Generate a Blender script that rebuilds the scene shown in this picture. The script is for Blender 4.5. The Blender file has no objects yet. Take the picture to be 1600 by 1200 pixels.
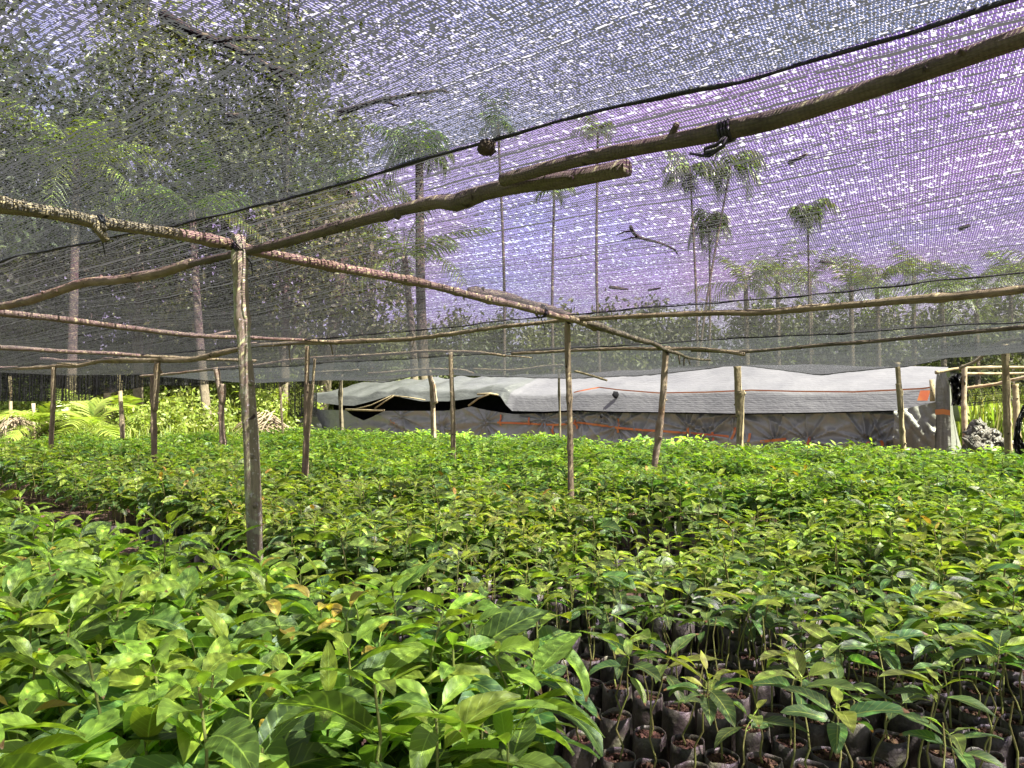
import bpy, math, random
import numpy as np
from mathutils import Vector, Matrix, noise as mnoise

random.seed(7)
RNG = np.random.default_rng(11)
C = bpy.context.scene.collection
SC = bpy.context.scene
PI = math.pi

# ------------------------------------------------------------------ camera, sky, sun, exposure
CAM_Z, F_PX, PITCH = 1.32, 1150.0, math.atan(38 / 1150.0)
cam_d = bpy.data.cameras.new('camera')
cam_d.sensor_width = 36.0
cam_d.lens = F_PX / 1600.0 * 36.0
cam_d.clip_start, cam_d.clip_end = 0.05, 3000
cam = bpy.data.objects.new('camera', cam_d)
C.objects.link(cam)
cam.location = (0, 0, CAM_Z)
cam.rotation_euler = (math.radians(90) + PITCH, 0, 0)
SC.camera = cam

SUN_EL, SUN_AZ = math.radians(56), math.atan2(0.82, -0.57)      # to the right of and behind the camera
sun_dir = Vector((math.sin(SUN_AZ) * math.cos(SUN_EL), math.cos(SUN_AZ) * math.cos(SUN_EL), math.sin(SUN_EL)))
world = bpy.data.worlds.new('World')
SC.world = world
world.use_nodes = True
wn, wl = world.node_tree.nodes, world.node_tree.links
wn.clear()
w_out = wn.new('ShaderNodeOutputWorld')
w_bg = wn.new('ShaderNodeBackground')
w_sky = wn.new('ShaderNodeTexSky')
w_sky.sky_type = 'NISHITA'
w_sky.sun_disc = False
w_sky.sun_elevation = SUN_EL
w_sky.sun_rotation = SUN_AZ
w_sky.dust_density = 3.5
w_bg.inputs['Strength'].default_value = 0.105
w_tc = wn.new('ShaderNodeTexCoord')
w_ns = wn.new('ShaderNodeTexNoise')
w_ns.inputs['Scale'].default_value = 2.2
w_ns.inputs['Detail'].default_value = 7
w_rp = wn.new('ShaderNodeValToRGB')
w_rp.color_ramp.elements[0].position, w_rp.color_ramp.elements[1].position = 0.12, 0.46
w_mx = wn.new('ShaderNodeMixRGB')
w_mx.inputs['Color2'].default_value = (2.0, 1.88, 2.06, 1)         # thin white cloud, in the sky's own units
wl.new(w_tc.outputs['Generated'], w_ns.inputs['Vector'])
wl.new(w_ns.outputs['Fac'], w_rp.inputs['Fac'])
wl.new(w_rp.outputs['Color'], w_mx.inputs['Fac'])
wl.new(w_sky.outputs['Color'], w_mx.inputs['Color1'])
wl.new(w_mx.outputs['Color'], w_bg.inputs['Color'])
wl.new(w_bg.outputs['Background'], w_out.inputs['Surface'])

sun_d = bpy.data.lights.new('sun', 'SUN')
sun_d.energy = 5.0
sun_d.angle = math.radians(0.5)
sun_d.color = (1.0, 0.98, 0.74)
sun = bpy.data.objects.new('sun', sun_d)
C.objects.link(sun)
sun.rotation_euler = sun_dir.to_track_quat('Z', 'Y').to_euler()

SC.view_settings.view_transform = 'Standard'
SC.view_settings.look = 'None'
SC.view_settings.gamma = 1
SC.view_settings.exposure = 2.82
SC.cycles.max_bounces = 8
SC.cycles.transparent_max_bounces = 24
SC.cycles.transmission_bounces = 4
SC.cycles.use_denoising = True
SC.cycles.denoiser = 'OPENIMAGEDENOISE'
SC.cycles.denoising_input_passes = 'RGB_ALBEDO_NORMAL'
SC.cycles.denoising_prefilter = 'ACCURATE'

# ------------------------------------------------------------------ plan of the place
# beams run along T (across the nursery) and N (down the nursery); u, v are metres along T and N
T = Vector((0.790, -0.613, 0.0))
N = Vector((0.613, 0.790, 0.0))
CAMP = Vector((0, 0, CAM_Z))


def uv2w(u, v, z=0.0):
    return Vector((u * T.x + v * N.x, u * T.y + v * N.y, z))


def ray(px, py):
    a, b = (px - 800) / F_PX, (600 - py) / F_PX
    c, s = math.cos(PITCH), math.sin(PITCH)
    return Vector((a, c - b * s, s + b * c))


def atv(px, py, v):          # where a sight line meets the upright plane v
    d = ray(px, py)
    return CAMP + d * (v / d.dot(N))


def atz(px, py, z):
    d = ray(px, py)
    return CAMP + d * ((z - CAM_Z) / d.z)


def aty(px, py, y):
    d = ray(px, py)
    return CAMP + d * (y / d.y)


def uof(p):
    return p.x * T.x + p.y * T.y


def vof(p):
    return p.x * N.x + p.y * N.y


def lerp_tab(tab, x):
    return float(np.interp(x, [t[0] for t in tab], [t[1] for t in tab]))


# ------------------------------------------------------------------ object helpers
def tag(o, label, cat, group=None, kind=None):
    if label: o['label'] = label
    if cat: o['category'] = cat
    if group: o['group'] = group
    if kind: o['kind'] = kind
    return o


def empty(name, loc=(0, 0, 0), rz=0.0):
    o = bpy.data.objects.new(name, None)
    C.objects.link(o)
    o.location = loc
    o.rotation_euler = (0, 0, rz)
    return o


def mesh_np(name, V, F, mats, midx=None, uv=None, tint=None, smooth=True):
    """V (n,3); F (m,4) quads or list of faces; uv and tint per vertex"""
    me = bpy.data.meshes.new(name)
    V = np.asarray(V, dtype=np.float32)
    if isinstance(F, np.ndarray):
        m, k = F.shape
        me.vertices.add(len(V)); me.vertices.foreach_set('co', V.ravel())
        me.loops.add(m * k); me.loops.foreach_set('vertex_index', F.astype(np.int32).ravel())
        me.polygons.add(m)
        me.polygons.foreach_set('loop_start', np.arange(0, m * k, k, dtype=np.int32))
        me.polygons.foreach_set('loop_total', np.full(m, k, dtype=np.int32))
        li = F.astype(np.int32).ravel()
    else:
        me.from_pydata([tuple(x) for x in V], [], F)
        li = np.empty(len(me.loops), dtype=np.int32)
        me.loops.foreach_get('vertex_index', li)
        m = len(me.polygons)
    for mt in (mats if isinstance(mats, (list, tuple)) else [mats]):
        me.materials.append(mt)
    if midx is not None:
        me.polygons.foreach_set('material_index', np.asarray(midx, dtype=np.int32))
    if smooth:
        me.polygons.foreach_set('use_smooth', np.ones(m, dtype=bool))
    if uv is not None:
        l = me.uv_layers.new(name='UVMap')
        l.data.foreach_set('uv', np.asarray(uv, dtype=np.float32)[li].ravel())
    if tint is not None:
        a = me.color_attributes.new('tint', 'FLOAT_COLOR', 'POINT')
        a.data.foreach_set('color', np.asarray(tint, dtype=np.float32).ravel())
    me.update()
    me.validate()
    return me


def link(name, me, parent=None):
    o = bpy.data.objects.new(name, me)
    C.objects.link(o)
    if parent is not None: o.parent = parent
    return o


class MB:
    def __init__(s): s.v, s.f, s.uv = [], [], []

    def tube(s, pts, rad, sides=10, rough=0.0, seed=0.0, cap=True):
        pts = [Vector(p) for p in pts]
        n = len(pts)
        if not isinstance(rad, (list, tuple)): rad = [rad] * n
        base = len(s.v)
        L = 0.0
        ref = None
        for i, p in enumerate(pts):
            d = (pts[min(i + 1, n - 1)] - pts[max(i - 1, 0)]).normalized()
            if ref is None:
                ref = Vector((0, 0, 1)) if abs(d.z) < 0.8 else Vector((1, 0, 0))
            x = d.cross(ref).normalized(); y = x.cross(d).normalized(); ref = y
            if i: L += (p - pts[i - 1]).length
            for k in range(sides):
                a = 2 * PI * k / sides
                r = rad[i]
                if rough:
                    r *= 1 + rough * mnoise.noise(Vector((math.cos(a) * 1.3 + seed, math.sin(a) * 1.3, L * 5 + seed * 3)))
                q = p + (x * math.cos(a) + y * math.sin(a)) * r
                s.v.append(q); s.uv.append((k / sides, L))
        for i in range(n - 1):
            for k in range(sides):
                k2 = (k + 1) % sides
                s.f.append((base + i * sides + k, base + i * sides + k2, base + (i + 1) * sides + k2, base + (i + 1) * sides + k))
        if cap:
            for i, fl in ((0, True), (n - 1, False)):
                s.v.append(pts[i]); s.uv.append((.5, 0))
                c = len(s.v) - 1
                for k in range(sides):
                    a, b = base + i * sides + k, base + i * sides + (k + 1) % sides
                    s.f.append((c, b, a) if fl else (c, a, b))
        return s

    def blob(s, c, r, seed=0.0, seg=10, rough=0.25):
        base = len(s.v); rings = seg // 2 + 1
        r = Vector(r) if not isinstance(r, (int, float)) else Vector((r, r, r))
        for i in range(rings + 1):
            th = PI * i / rings
            for k in range(seg):
                ph = 2 * PI * k / seg
                d = Vector((math.sin(th) * math.cos(ph), math.sin(th) * math.sin(ph), math.cos(th)))
                m = 1 + rough * mnoise.noise(d * 1.7 + Vector((seed, seed * 2, 0)))
                s.v.append(Vector(c) + Vector((d.x * r.x, d.y * r.y, d.z * r.z)) * m); s.uv.append((k / seg, i / rings))
        for i in range(rings):
            for k in range(seg):
                k2 = (k + 1) % seg
                s.f.append((base + i * seg + k, base + (i + 1) * seg + k, base + (i + 1) * seg + k2, base + i * seg + k2))
        return s

    def grid(s, rows):
        """rows: list of equal-length lists of points"""
        base = len(s.v); n = len(rows[0])
        for i, r in enumerate(rows):
            for k, p in enumerate(r):
                s.v.append(Vector(p)); s.uv.append((k / (n - 1), i / (len(rows) - 1)))
        for i in range(len(rows) - 1):
            for k in range(n - 1):
                a = base + i * n + k
                s.f.append((a, a + 1, a + n + 1, a + n))
        return s

    def build(s, name, mat, parent=None, smooth=True):
        me = mesh_np(name, np.array([tuple(p) for p in s.v]), s.f, mat, uv=np.array(s.uv), smooth=smooth)
        return link(name, me, parent)


def resample(pts, step):
    """Catmull-Rom through pts, about one point every step metres"""
    P = [Vector(p) for p in pts]
    P = [P[0] * 2 - P[1]] + P + [P[-1] * 2 - P[-2]]
    out, par = [], []
    for i in range(1, len(P) - 2):
        n = max(1, int((P[i + 1] - P[i]).length / step))
        for k in range(n):
            t = k / n
            a, b, c, d = P[i - 1], P[i], P[i + 1], P[i + 2]
            out.append(0.5 * ((2 * b) + (c - a) * t + (2 * a - 5 * b + 4 * c - d) * t * t + (3 * b - a - 3 * c + d) * t ** 3))
            par.append(i - 1 + t)
    out.append(P[-2]); par.append(len(pts) - 1)
    return out, par


# ------------------------------------------------------------------ materials
class NT:
    def __init__(s, name):
        s.m = bpy.data.materials.new(name); s.m.use_nodes = True
        s.t = s.m.node_tree; s.t.nodes.clear()
        s.out = s.n('ShaderNodeOutputMaterial')

    def n(s, kind, **kw):
        nd = s.t.nodes.new(kind)
        for k, v in kw.items(): setattr(nd, k, v)
        return nd

    def l(s, a, b): s.t.links.new(a, b)

    def set(s, sock, v):
        if hasattr(v, 'is_output'): s.l(v, sock)
        else: sock.default_value = v

    def math(s, op, a, b=None, c=None):
        nd = s.n('ShaderNodeMath', operation=op)
        s.set(nd.inputs[0], a)
        if b is not None: s.set(nd.inputs[1], b)
        if c is not None: s.set(nd.inputs[2], c)
        return nd.outputs[0]

    def mix(s, f, a, b, mode='MIX'):
        nd = s.n('ShaderNodeMixRGB', blend_type=mode)
        for k, v in zip(nd.inputs, (f, a, b)):
            if isinstance(v, tuple) and len(v) == 3: v = (*v, 1)
            s.set(k, v)
        return nd.outputs[0]

    def noise(s, vec, scale, detail=4, rough=0.55, out='Fac'):
        nd = s.n('ShaderNodeTexNoise')
        if vec is not None: s.l(vec, nd.inputs['Vector'])
        nd.inputs['Scale'].default_value = scale
        nd.inputs['Detail'].default_value = detail
        nd.inputs['Roughness'].default_value = rough
        return nd.outputs[out]

    def ramp(s, f, stops):
        nd = s.n('ShaderNodeValToRGB')
        e = nd.color_ramp.elements
        while len(e) < len(stops): e.new(0.5)
        for x, (p, c) in zip(e, stops):
            x.position = p
            x.color = (*c, 1) if isinstance(c, tuple) else (c, c, c, 1)
        s.l(f, nd.inputs['Fac'])
        return nd.outputs['Color']

    def step(s, x, a, b):
        nd = s.n('ShaderNodeMapRange', interpolation_type='SMOOTHSTEP')
        s.set(nd.inputs['Value'], x)
        s.set(nd.inputs['From Min'], a); s.set(nd.inputs['From Max'], b)
        return nd.outputs['Result']

    def scale(s, vec, xyz):
        nd = s.n('ShaderNodeVectorMath', operation='MULTIPLY')
        s.l(vec, nd.inputs[0]); nd.inputs[1].default_value = xyz
        return nd.outputs[0]

    def bump(s, h, strength=0.4, dist=0.01):
        nd = s.n('ShaderNodeBump')
        nd.inputs['Strength'].default_value = strength
        nd.inputs['Distance'].default_value = dist
        s.l(h, nd.inputs['Height'])
        return nd.outputs['Normal']

    def bsdf(s, col, rough=0.6, normal=None, spec=0.5, **kw):
        nd = s.n('ShaderNodeBsdfPrincipled')
        s.set(nd.inputs['Base Color'], (*col, 1) if isinstance(col, tuple) else col)
        s.set(nd.inputs['Roughness'], rough)
        nd.inputs['Specular IOR Level'].default_value = spec
        if normal is not None: s.l(normal, nd.inputs['Normal'])
        for k, v in kw.items(): s.set(nd.inputs[k], v)
        return nd.outputs[0]

    def mixs(s, f, a, b):
        nd = s.n('ShaderNodeMixShader')
        s.set(nd.inputs[0], f); s.l(a, nd.inputs[1]); s.l(b, nd.inputs[2])
        return nd.outputs[0]

    def done(s, sh):
        s.l(sh, s.out.inputs['Surface']); return s.m


def obj_vec(t): return t.n('ShaderNodeTexCoord').outputs['Object']


def mat_leaf(name, old, young, red, trans=0.44, rough=0.45, veins=True):
    t = NT(name)
    at = t.n('ShaderNodeAttribute', attribute_name='tint')
    sep = t.n('ShaderNodeSeparateColor'); t.l(at.outputs['Color'], sep.inputs[0])
    age, rnd, rd = sep.outputs[0], sep.outputs[1], sep.outputs[2]
    col = t.mix(age, old, young)
    hsv = t.n('ShaderNodeHueSaturation')
    t.l(col, hsv.inputs['Color'])
    t.l(t.math('MULTIPLY_ADD', rnd, 0.04, 0.48), hsv.inputs['Hue'])
    t.l(t.math('MULTIPLY_ADD', rnd, 0.6, 0.7), hsv.inputs['Value'])
    col = t.mix(rd, hsv.outputs['Color'], red)
    uv = t.n('ShaderNodeUVMap').outputs[0]
    nor = None
    if veins:
        su = t.n('ShaderNodeSeparateXYZ'); t.l(uv, su.inputs[0])
        ac = t.math('ABSOLUTE', t.math('SUBTRACT', su.outputs[1], 0.5))
        mid = t.math('SUBTRACT', 1.0, t.step(ac, 0.008, 0.035))
        vv = t.math('FRACT', t.math('MULTIPLY_ADD', ac, -3.4, t.math('MULTIPLY', su.outputs[0], 8.0)))
        vein = t.math('SUBTRACT', 1.0, t.step(t.math('ABSOLUTE', t.math('SUBTRACT', vv, 0.5)), 0.0, 0.13))
        f = t.math('MAXIMUM', mid, t.math('MULTIPLY', vein, 0.32))
        col = t.mix(t.math('MULTIPLY', f, 0.55), col, tuple(min(1, 1.6 * c + 0.05) for c in young))
        tipb = t.math('MULTIPLY', t.step(t.math('ADD', su.outputs[0], t.math('MULTIPLY', t.noise(obj_vec(t), 40, 2), 0.12)), 0.96, 1.0), t.math('GREATER_THAN', rnd, 0.72))
        col = t.mix(tipb, col, (0.20, 0.12, 0.045))
        spots = t.step(t.noise(obj_vec(t), 55, 3), 0.66, 0.74)
        col = t.mix(t.math('MULTIPLY', spots, 0.35), col, (0.10, 0.075, 0.03))
        h = t.math('SUBTRACT', t.noise(obj_vec(t), 22, 3), t.math('MULTIPLY', f, 0.6))
        nor = t.bump(h, 0.35, 0.004)
    p = t.bsdf(col, rough, nor, 0.5)
    tr = t.n('ShaderNodeBsdfTranslucent')
    t.l(t.mix(1.0, col, (1.35, 1.45, 0.55), 'MULTIPLY'), tr.inputs['Color'])
    return t.done(t.mixs(trans, p, tr.outputs[0]))


def mat_bark(name, dark, light, lichen=None, ring=0.0, red=None, rough=0.85):
    t = NT(name)
    ob = obj_vec(t)
    uv = t.n('ShaderNodeUVMap').outputs[0]
    st = t.scale(uv, (9, 5.0, 1))
    f = t.noise(st, 3.0, 7, 0.65)
    g = t.noise(ob, 7, 5)
    f2 = t.math('MULTIPLY_ADD', g, 0.6, t.math('MULTIPLY', f, 0.6))
    col = t.ramp(f2, [(0.38, dark), (0.78, light)])
    if red is not None:
        col = t.mix(t.step(t.noise(ob, 4.5, 4), 0.50, 0.62), col, red)
    if lichen is not None:
        col = t.mix(t.step(t.noise(ob, 14, 4), 0.55, 0.60), col, lichen)
        col = t.mix(t.math('MULTIPLY', t.step(t.noise(ob, 60, 2), 0.62, 0.66), 0.8), col, (0.5, 0.5, 0.45))
    h = f2
    if ring:
        w = t.n('ShaderNodeTexWave', wave_type='BANDS', bands_direction='Y')
        t.l(uv, w.inputs['Vector'])
        w.inputs['Scale'].default_value = 28; w.inputs['Distortion'].default_value = 2.5
        h = t.math('MULTIPLY_ADD', w.outputs['Fac'], ring, f2)
        col = t.mix(t.math('MULTIPLY', w.outputs['Fac'], 0.25), col, dark)
    knots = t.step(t.noise(ob, 17, 1), 0.70, 0.76)
    col = t.mix(knots, col, (0.03, 0.022, 0.016))
    return t.done(t.bsdf(col, rough, t.bump(h, 1.0, 0.016), 0.3))


def mat_plain(name, c1, c2, scale=8, rough=0.7, bump=0.3, spec=0.4, dist=0.01):
    t = NT(name)
    ob = obj_vec(t)
    f = t.noise(ob, scale, 5)
    return t.done(t.bsdf(t.ramp(f, [(0.35, c1), (0.68, c2)]), rough, t.bump(t.noise(ob, scale * 3, 5), bump, dist), spec))


def mat_net(name, row, cell, tint, line_w, blob, line_p, thread=0.5, dark=(0.016, 0.016, 0.020), big=0.25, glow=(0.038, 0.040, 0.050), slant=0.30, coarse=0.09, cp=0.45):
    """knitted shade cloth: knit rows, fine tapes between them that let tinted light through (violet tints paint in lens flare), and open gaps"""
    t = NT(name)
    uv = t.n('ShaderNodeUVMap').outputs[0]
    wob = t.noise(t.scale(uv, (1.6, 1.6, 1)), 3.0, 3)
    su = t.n('ShaderNodeSeparateXYZ'); t.l(uv, su.inputs[0])
    s_, t_ = su.outputs[0], t.math('MULTIPLY_ADD', wob, 0.05, su.outputs[1])
    rw = t.math('DIVIDE', t_, row)
    fr, rid = t.math('FRACT', rw), t.math('FLOOR', rw)

    def wn2(a, b):
        cb = t.n('ShaderNodeCombineXYZ'); t.set(cb.inputs[0], a); t.set(cb.inputs[1], b)
        w = t.n('ShaderNodeTexWhiteNoise', noise_dimensions='2D'); t.l(cb.outputs[0], w.inputs['Vector'])
        return w.outputs['Value']
    big_n = t.noise(t.scale(uv, (0.9, 2.2, 1)), 1.7, 4)
    lw = t.n('ShaderNodeLayerWeight'); lw.inputs['Blend'].default_value = 0.5
    graze = t.step(lw.outputs['Facing'], 0.66, 0.95)              # threads stand proud, so the cloth closes up at a slant
    strong = wn2(rid, 0.5)
    stitch = wn2(t.math('FLOOR', t.math('DIVIDE', s_, 0.0055)), rid)
    dash = t.math('LESS_THAN', stitch, t.math('MULTIPLY_ADD', strong, 0.55, line_p))
    line = t.math('MULTIPLY', t.math('LESS_THAN', fr, t.math('MULTIPLY_ADD', strong, line_w, line_w * 0.5)), dash)
    b_id = wn2(t.math('FLOOR', t.math('DIVIDE', s_, 0.0046)), t.math('FLOOR', t.math('DIVIDE', t_, 0.0062)))
    blobs = t.math('LESS_THAN', b_id, t.math('ADD', t.math('MULTIPLY', graze, slant), t.math('MULTIPLY_ADD', t.math('SUBTRACT', big_n, 0.5), big * 2, blob)))
    # every few knit rows a heavier, broken course
    cr = t.math('DIVIDE', t_, coarse)
    cid = t.math('FLOOR', cr)
    cst = wn2(cid, 3.5)
    chance = t.math('MULTIPLY', t.math('MULTIPLY_ADD', cst, 0.9, 0.25), t.math('MULTIPLY_ADD', t.noise(t.scale(uv, (2.0, 9.0, 1)), 1.5, 2), 1.4, -0.1))
    cd = t.math('LESS_THAN', wn2(t.math('FLOOR', t.math('DIVIDE', s_, 0.0075)), cid), t.math('MULTIPLY', chance, cp * 2))
    heavy = t.math('MULTIPLY', t.math('LESS_THAN', t.math('FRACT', cr), t.math('MULTIPLY_ADD', cst, 0.09, 0.06)), cd)
    thin = t.math('LESS_THAN', t.math('FRACT', t.math('ADD', cr, 0.3)), 0.055)
    opaque = t.math('MAXIMUM', t.math('MAXIMUM', line, blobs), t.math('MAXIMUM', heavy, thin))
    fc = t.math('FRACT', t.math('ADD', t.math('DIVIDE', s_, cell), t.math('MULTIPLY', rid, 0.37)))
    th = t.math('LESS_THAN', fc, thread)
    th = t.math('MULTIPLY', th, t.math('GREATER_THAN', wn2(t.math('FLOOR', t.math('DIVIDE', s_, cell)), rid), 0.06))
    open_c = t.math('MULTIPLY', t.math('LESS_THAN', t.math('FRACT', t.math('ADD', cr, 0.55)), 0.13), t.math('LESS_THAN', wn2(t.math('FLOOR', t.math('DIVIDE', s_, 0.0065)), t.math('ADD', cid, 0.31)), t.math('MULTIPLY_ADD', cst, -0.6, 0.46)))
    th = t.math('MULTIPLY', th, t.math('SUBTRACT', 1.0, open_c))
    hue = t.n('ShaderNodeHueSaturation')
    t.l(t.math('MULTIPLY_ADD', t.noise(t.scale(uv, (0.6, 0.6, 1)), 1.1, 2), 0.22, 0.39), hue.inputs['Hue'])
    hue.inputs['Color'].default_value = (*tint, 1)  # violet tints put lens flare and sky glow into the tape colour
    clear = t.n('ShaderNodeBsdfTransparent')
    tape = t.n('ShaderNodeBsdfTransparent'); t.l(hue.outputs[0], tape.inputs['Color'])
    dk0 = t.bsdf(dark, 0.55, None, 0.35)
    tl = t.n('ShaderNodeBsdfTranslucent'); tl.inputs['Color'].default_value = (*glow, 1)
    dk = t.mixs(0.5, dk0, tl.outputs[0])
    return t.done(t.mixs(opaque, t.mixs(th, clear.outputs[0], tape.outputs[0]), dk))


def mat_tarp(name, c1, c2, rough, trans=0.0, fine=0.0):
    t = NT(name)
    ob = obj_vec(t)
    dirt = t.noise(ob, 1.3, 6, 0.62)
    col = t.ramp(dirt, [(0.3, c1), (0.7, c2)])
    h = t.noise(t.scale(ob, (2.5, 2.5, 5)), 3.0, 5)
    if fine:
        w = t.n('ShaderNodeTexWave', wave_type='BANDS', bands_direction='Z')
        t.l(ob, w.inputs['Vector']); w.inputs['Scale'].default_value = 6.5
        w.inputs['Distortion'].default_value = 3.0; w.inputs['Detail'].default_value = 3
        h = t.math('MULTIPLY_ADD', w.outputs['Fac'], fine, h)
    p = t.bsdf(col, rough, t.bump(h, 0.55, 0.03), 0.5)
    if trans:
        tr = t.n('ShaderNodeBsdfTranslucent'); t.l(col, tr.inputs['Color'])
        p = t.mixs(trans, p, tr.outputs[0])
    return t.done(p)


M = {}
M['leaf'] = mat_leaf('seedling leaf', (0.064, 0.138, 0.035), (0.29, 0.41, 0.045), (0.45, 0.24, 0.05))
M['stem'] = mat_plain('seedling stem', (0.14, 0.125, 0.04), (0.17, 0.23, 0.05), 9, 0.6, 0.2)
M['bag'] = mat_plain('black polythene with mud', (0.010, 0.0105, 0.009), (0.110, 0.107, 0.078), 12, 0.45, 0.7, 0.4, 0.012)
M['bag_pale'] = mat_plain('dusty crumpled polythene', (0.012, 0.011, 0.011), (0.105, 0.092, 0.085), 9, 0.4, 1.0, 0.5, 0.05)
M['soil'] = mat_plain('bag soil', (0.030, 0.020, 0.013), (0.13, 0.082, 0.050), 60, 0.95, 1.0, 0.1)
M['bark'] = mat_bark('grey brown bark', (0.075, 0.060, 0.040), (0.30, 0.245, 0.16))
M['bark_dark'] = mat_bark('dark weathered bark', (0.045, 0.039, 0.030), (0.19, 0.160, 0.115), ring=0.06)
M['bark_red'] = mat_bark('flaking red brown bark', (0.090, 0.070, 0.046), (0.31, 0.255, 0.17), red=(0.180, 0.140, 0.086))
M['bark_pale'] = mat_bark('pale barked post', (0.13, 0.098, 0.07), (0.34, 0.275, 0.21), red=(0.18, 0.12, 0.08))
M['bark_lichen'] = mat_bark('lichened bark', (0.115, 0.105, 0.065), (0.31, 0.28, 0.175), lichen=(0.30, 0.33, 0.19))
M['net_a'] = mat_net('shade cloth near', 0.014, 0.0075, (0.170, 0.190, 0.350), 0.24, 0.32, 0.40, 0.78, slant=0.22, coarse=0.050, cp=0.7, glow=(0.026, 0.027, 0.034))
M['net_b'] = mat_net('shade cloth painted violet flare', 0.020, 0.0085, (0.238, 0.146, 0.375), 0.24, 0.09, 0.35, 0.82, big=0.10, slant=0.16, coarse=0.105, cp=0.9, glow=(0.031, 0.031, 0.038))  # violet is flare painted into black cloth, not the net's own colour
M['net_c'] = mat_net('shade cloth far', 0.024, 0.0090, (0.22, 0.185, 0.30), 0.25, 0.14, 0.35, 0.74, slant=0.20, coarse=0.16, cp=0.8, glow=(0.030, 0.030, 0.036))
M['net_d'] = mat_net('shade cloth double', 0.020, 0.0080, (0.19, 0.19, 0.23), 0.25, 0.28, 0.45, 0.68, slant=0.26, coarse=0.2, cp=0.6)
M['curtain'] = mat_net('side curtain cloth', 0.060, 0.012, (0.13, 0.14, 0.10), 0.40, 0.36, 0.55, 0.80, big=0.35, slant=0.0, coarse=0.33, glow=(0.014, 0.014, 0.012))
M['cord'] = mat_plain('black net cord', (0.010, 0.010, 0.012), (0.03, 0.03, 0.035), 30, 0.7)
M['tarp'] = mat_tarp('silver grey tarpaulin', (0.110, 0.116, 0.126), (0.155, 0.162, 0.170), 0.22)
M['tarp_roof'] = mat_tarp('milky plastic roof', (0.056, 0.056, 0.070), (0.088, 0.087, 0.104), 0.40, 0.05, 0.10)
M['tarp_left'] = mat_tarp('worn grey plastic roof', (0.034, 0.037, 0.042), (0.070, 0.073, 0.080), 0.38, 0.05, 0.1)
M['tarp_grey'] = mat_tarp('matt grey tarpaulin', (0.085, 0.086, 0.082), (0.125, 0.127, 0.121), 0.5)
M['tape'] = mat_plain('orange tape', (0.27, 0.060, 0.022), (0.34, 0.125, 0.035), 2.5, 0.45, 0.2)
M['black'] = mat_plain('black plastic', (0.008, 0.008, 0.009), (0.022, 0.022, 0.025), 6, 0.3, 0.8, 0.5, 0.05)
M['inside'] = mat_plain('painted inner shade and black patches', (0.004, 0.004, 0.006), (0.01, 0.01, 0.014), 6, 0.9, 0.2, 0.1)  # near-black colour painting the shelter's inner shade, also used for black patches
M['ground'] = mat_plain('damp soil', (0.05, 0.034, 0.022), (0.15, 0.105, 0.07), 3, 0.95, 0.6, 0.1, 0.02)
M['turf'] = mat_plain('rough turf', (0.05, 0.085, 0.02), (0.12, 0.15, 0.04), 1.2, 0.95, 0.7, 0.1, 0.05)
M['tree_leaf'] = mat_leaf('tree leaf', (0.050, 0.066, 0.032), (0.150, 0.162, 0.055), (0.22, 0.14, 0.06), 0.30, 0.6, veins=False)
M['grass'] = mat_leaf('sunlit grass', (0.065, 0.112, 0.025), (0.195, 0.23, 0.048), (0.22, 0.18, 0.10), 0.42, 0.5, veins=False)
M['palm'] = mat_leaf('palm frond', (0.055, 0.10, 0.024), (0.20, 0.24, 0.045), (0.40, 0.28, 0.12), 0.35, 0.42, veins=False)
M['dry'] = mat_plain('dry frond', (0.10, 0.075, 0.055), (0.22, 0.17, 0.13), 5, 0.85)
M['trunk'] = mat_bark('tree trunk', (0.075, 0.060, 0.045), (0.26, 0.215, 0.165), ring=0.4)
M['litter'] = mat_plain('dead twig', (0.018, 0.012, 0.010), (0.06, 0.040, 0.030), 20, 0.9)

# ------------------------------------------------------------------ ground
def ground():
    mb = MB()
    n = 60
    ax = [math.copysign(abs(k / n) ** 2.2 * 900, k) for k in range(-n, n + 1)]
    mb.grid([[(x, y, 0.03 * mnoise.noise(Vector((x * .4, y * .4, 0))) - 0.02 if abs(x) + abs(y) < 60 else -0.02) for x in ax] for y in ax])
    mb.build('ground', M['turf'])['kind'] = 'structure'
    mb = MB()
    rows = []
    for i in range(61):
        v = -4 + i * 20.5 / 60
        rows.append([uv2w(-20 + k * 28 / 80, v, 0.034 + 0.02 * mnoise.noise(Vector((k * .5, i * .5, 3)))) for k in range(81)])
    mb.grid(rows)
    mb.build('nursery_ground', M['ground'])['kind'] = 'structure'


ground()

# ------------------------------------------------------------------ shade nets
ROWS = [1.9, 5.25, 8.3, 13.3]
EDGE_Z = [(-18, 2.22), (-16.4, 2.2), (-14.6, 2.0), (-12.9, 2.2), (-11, 2.07), (-8.6, 1.96), (-6.6, 2.0), (-5.0, 2.12), (-3.6, 1.9), (-2.2, 2.0), (-0.95, 2.27), (1, 2.4), (8, 2.5)]


def net_z(u, v):
    z = lerp_tab([(-8, 2.15), (1.9, 2.145), (5.25, 2.085), (8.3, 2.14), (13.3, 2.1)], v)
    marks = [-1.6] + ROWS
    for a, b in zip(marks, marks[1:]):
        if a <= v <= b:
            f = (v - a) / (b - a)
            bay = 0.5 + 0.5 * math.cos(2 * PI * (u + 3.2) / 3.7)
            z -= (0.10 if v < 8.3 else 0.17) * math.sin(PI * f) ** 1.2 * (1 - 0.55 * bay)
    if v > 10.5:
        w = ((v - 10.5) / 2.8) ** 1.4
        z = z * (1 - min(w, 1)) + lerp_tab(EDGE_Z, u) * min(w, 1)
    z += 0.020 * mnoise.noise(Vector((u * 0.9, v * 0.9, 1.0))) + 0.007 * mnoise.noise(Vector((u * 4, v * 4, 5.0)))
    return z


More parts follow.
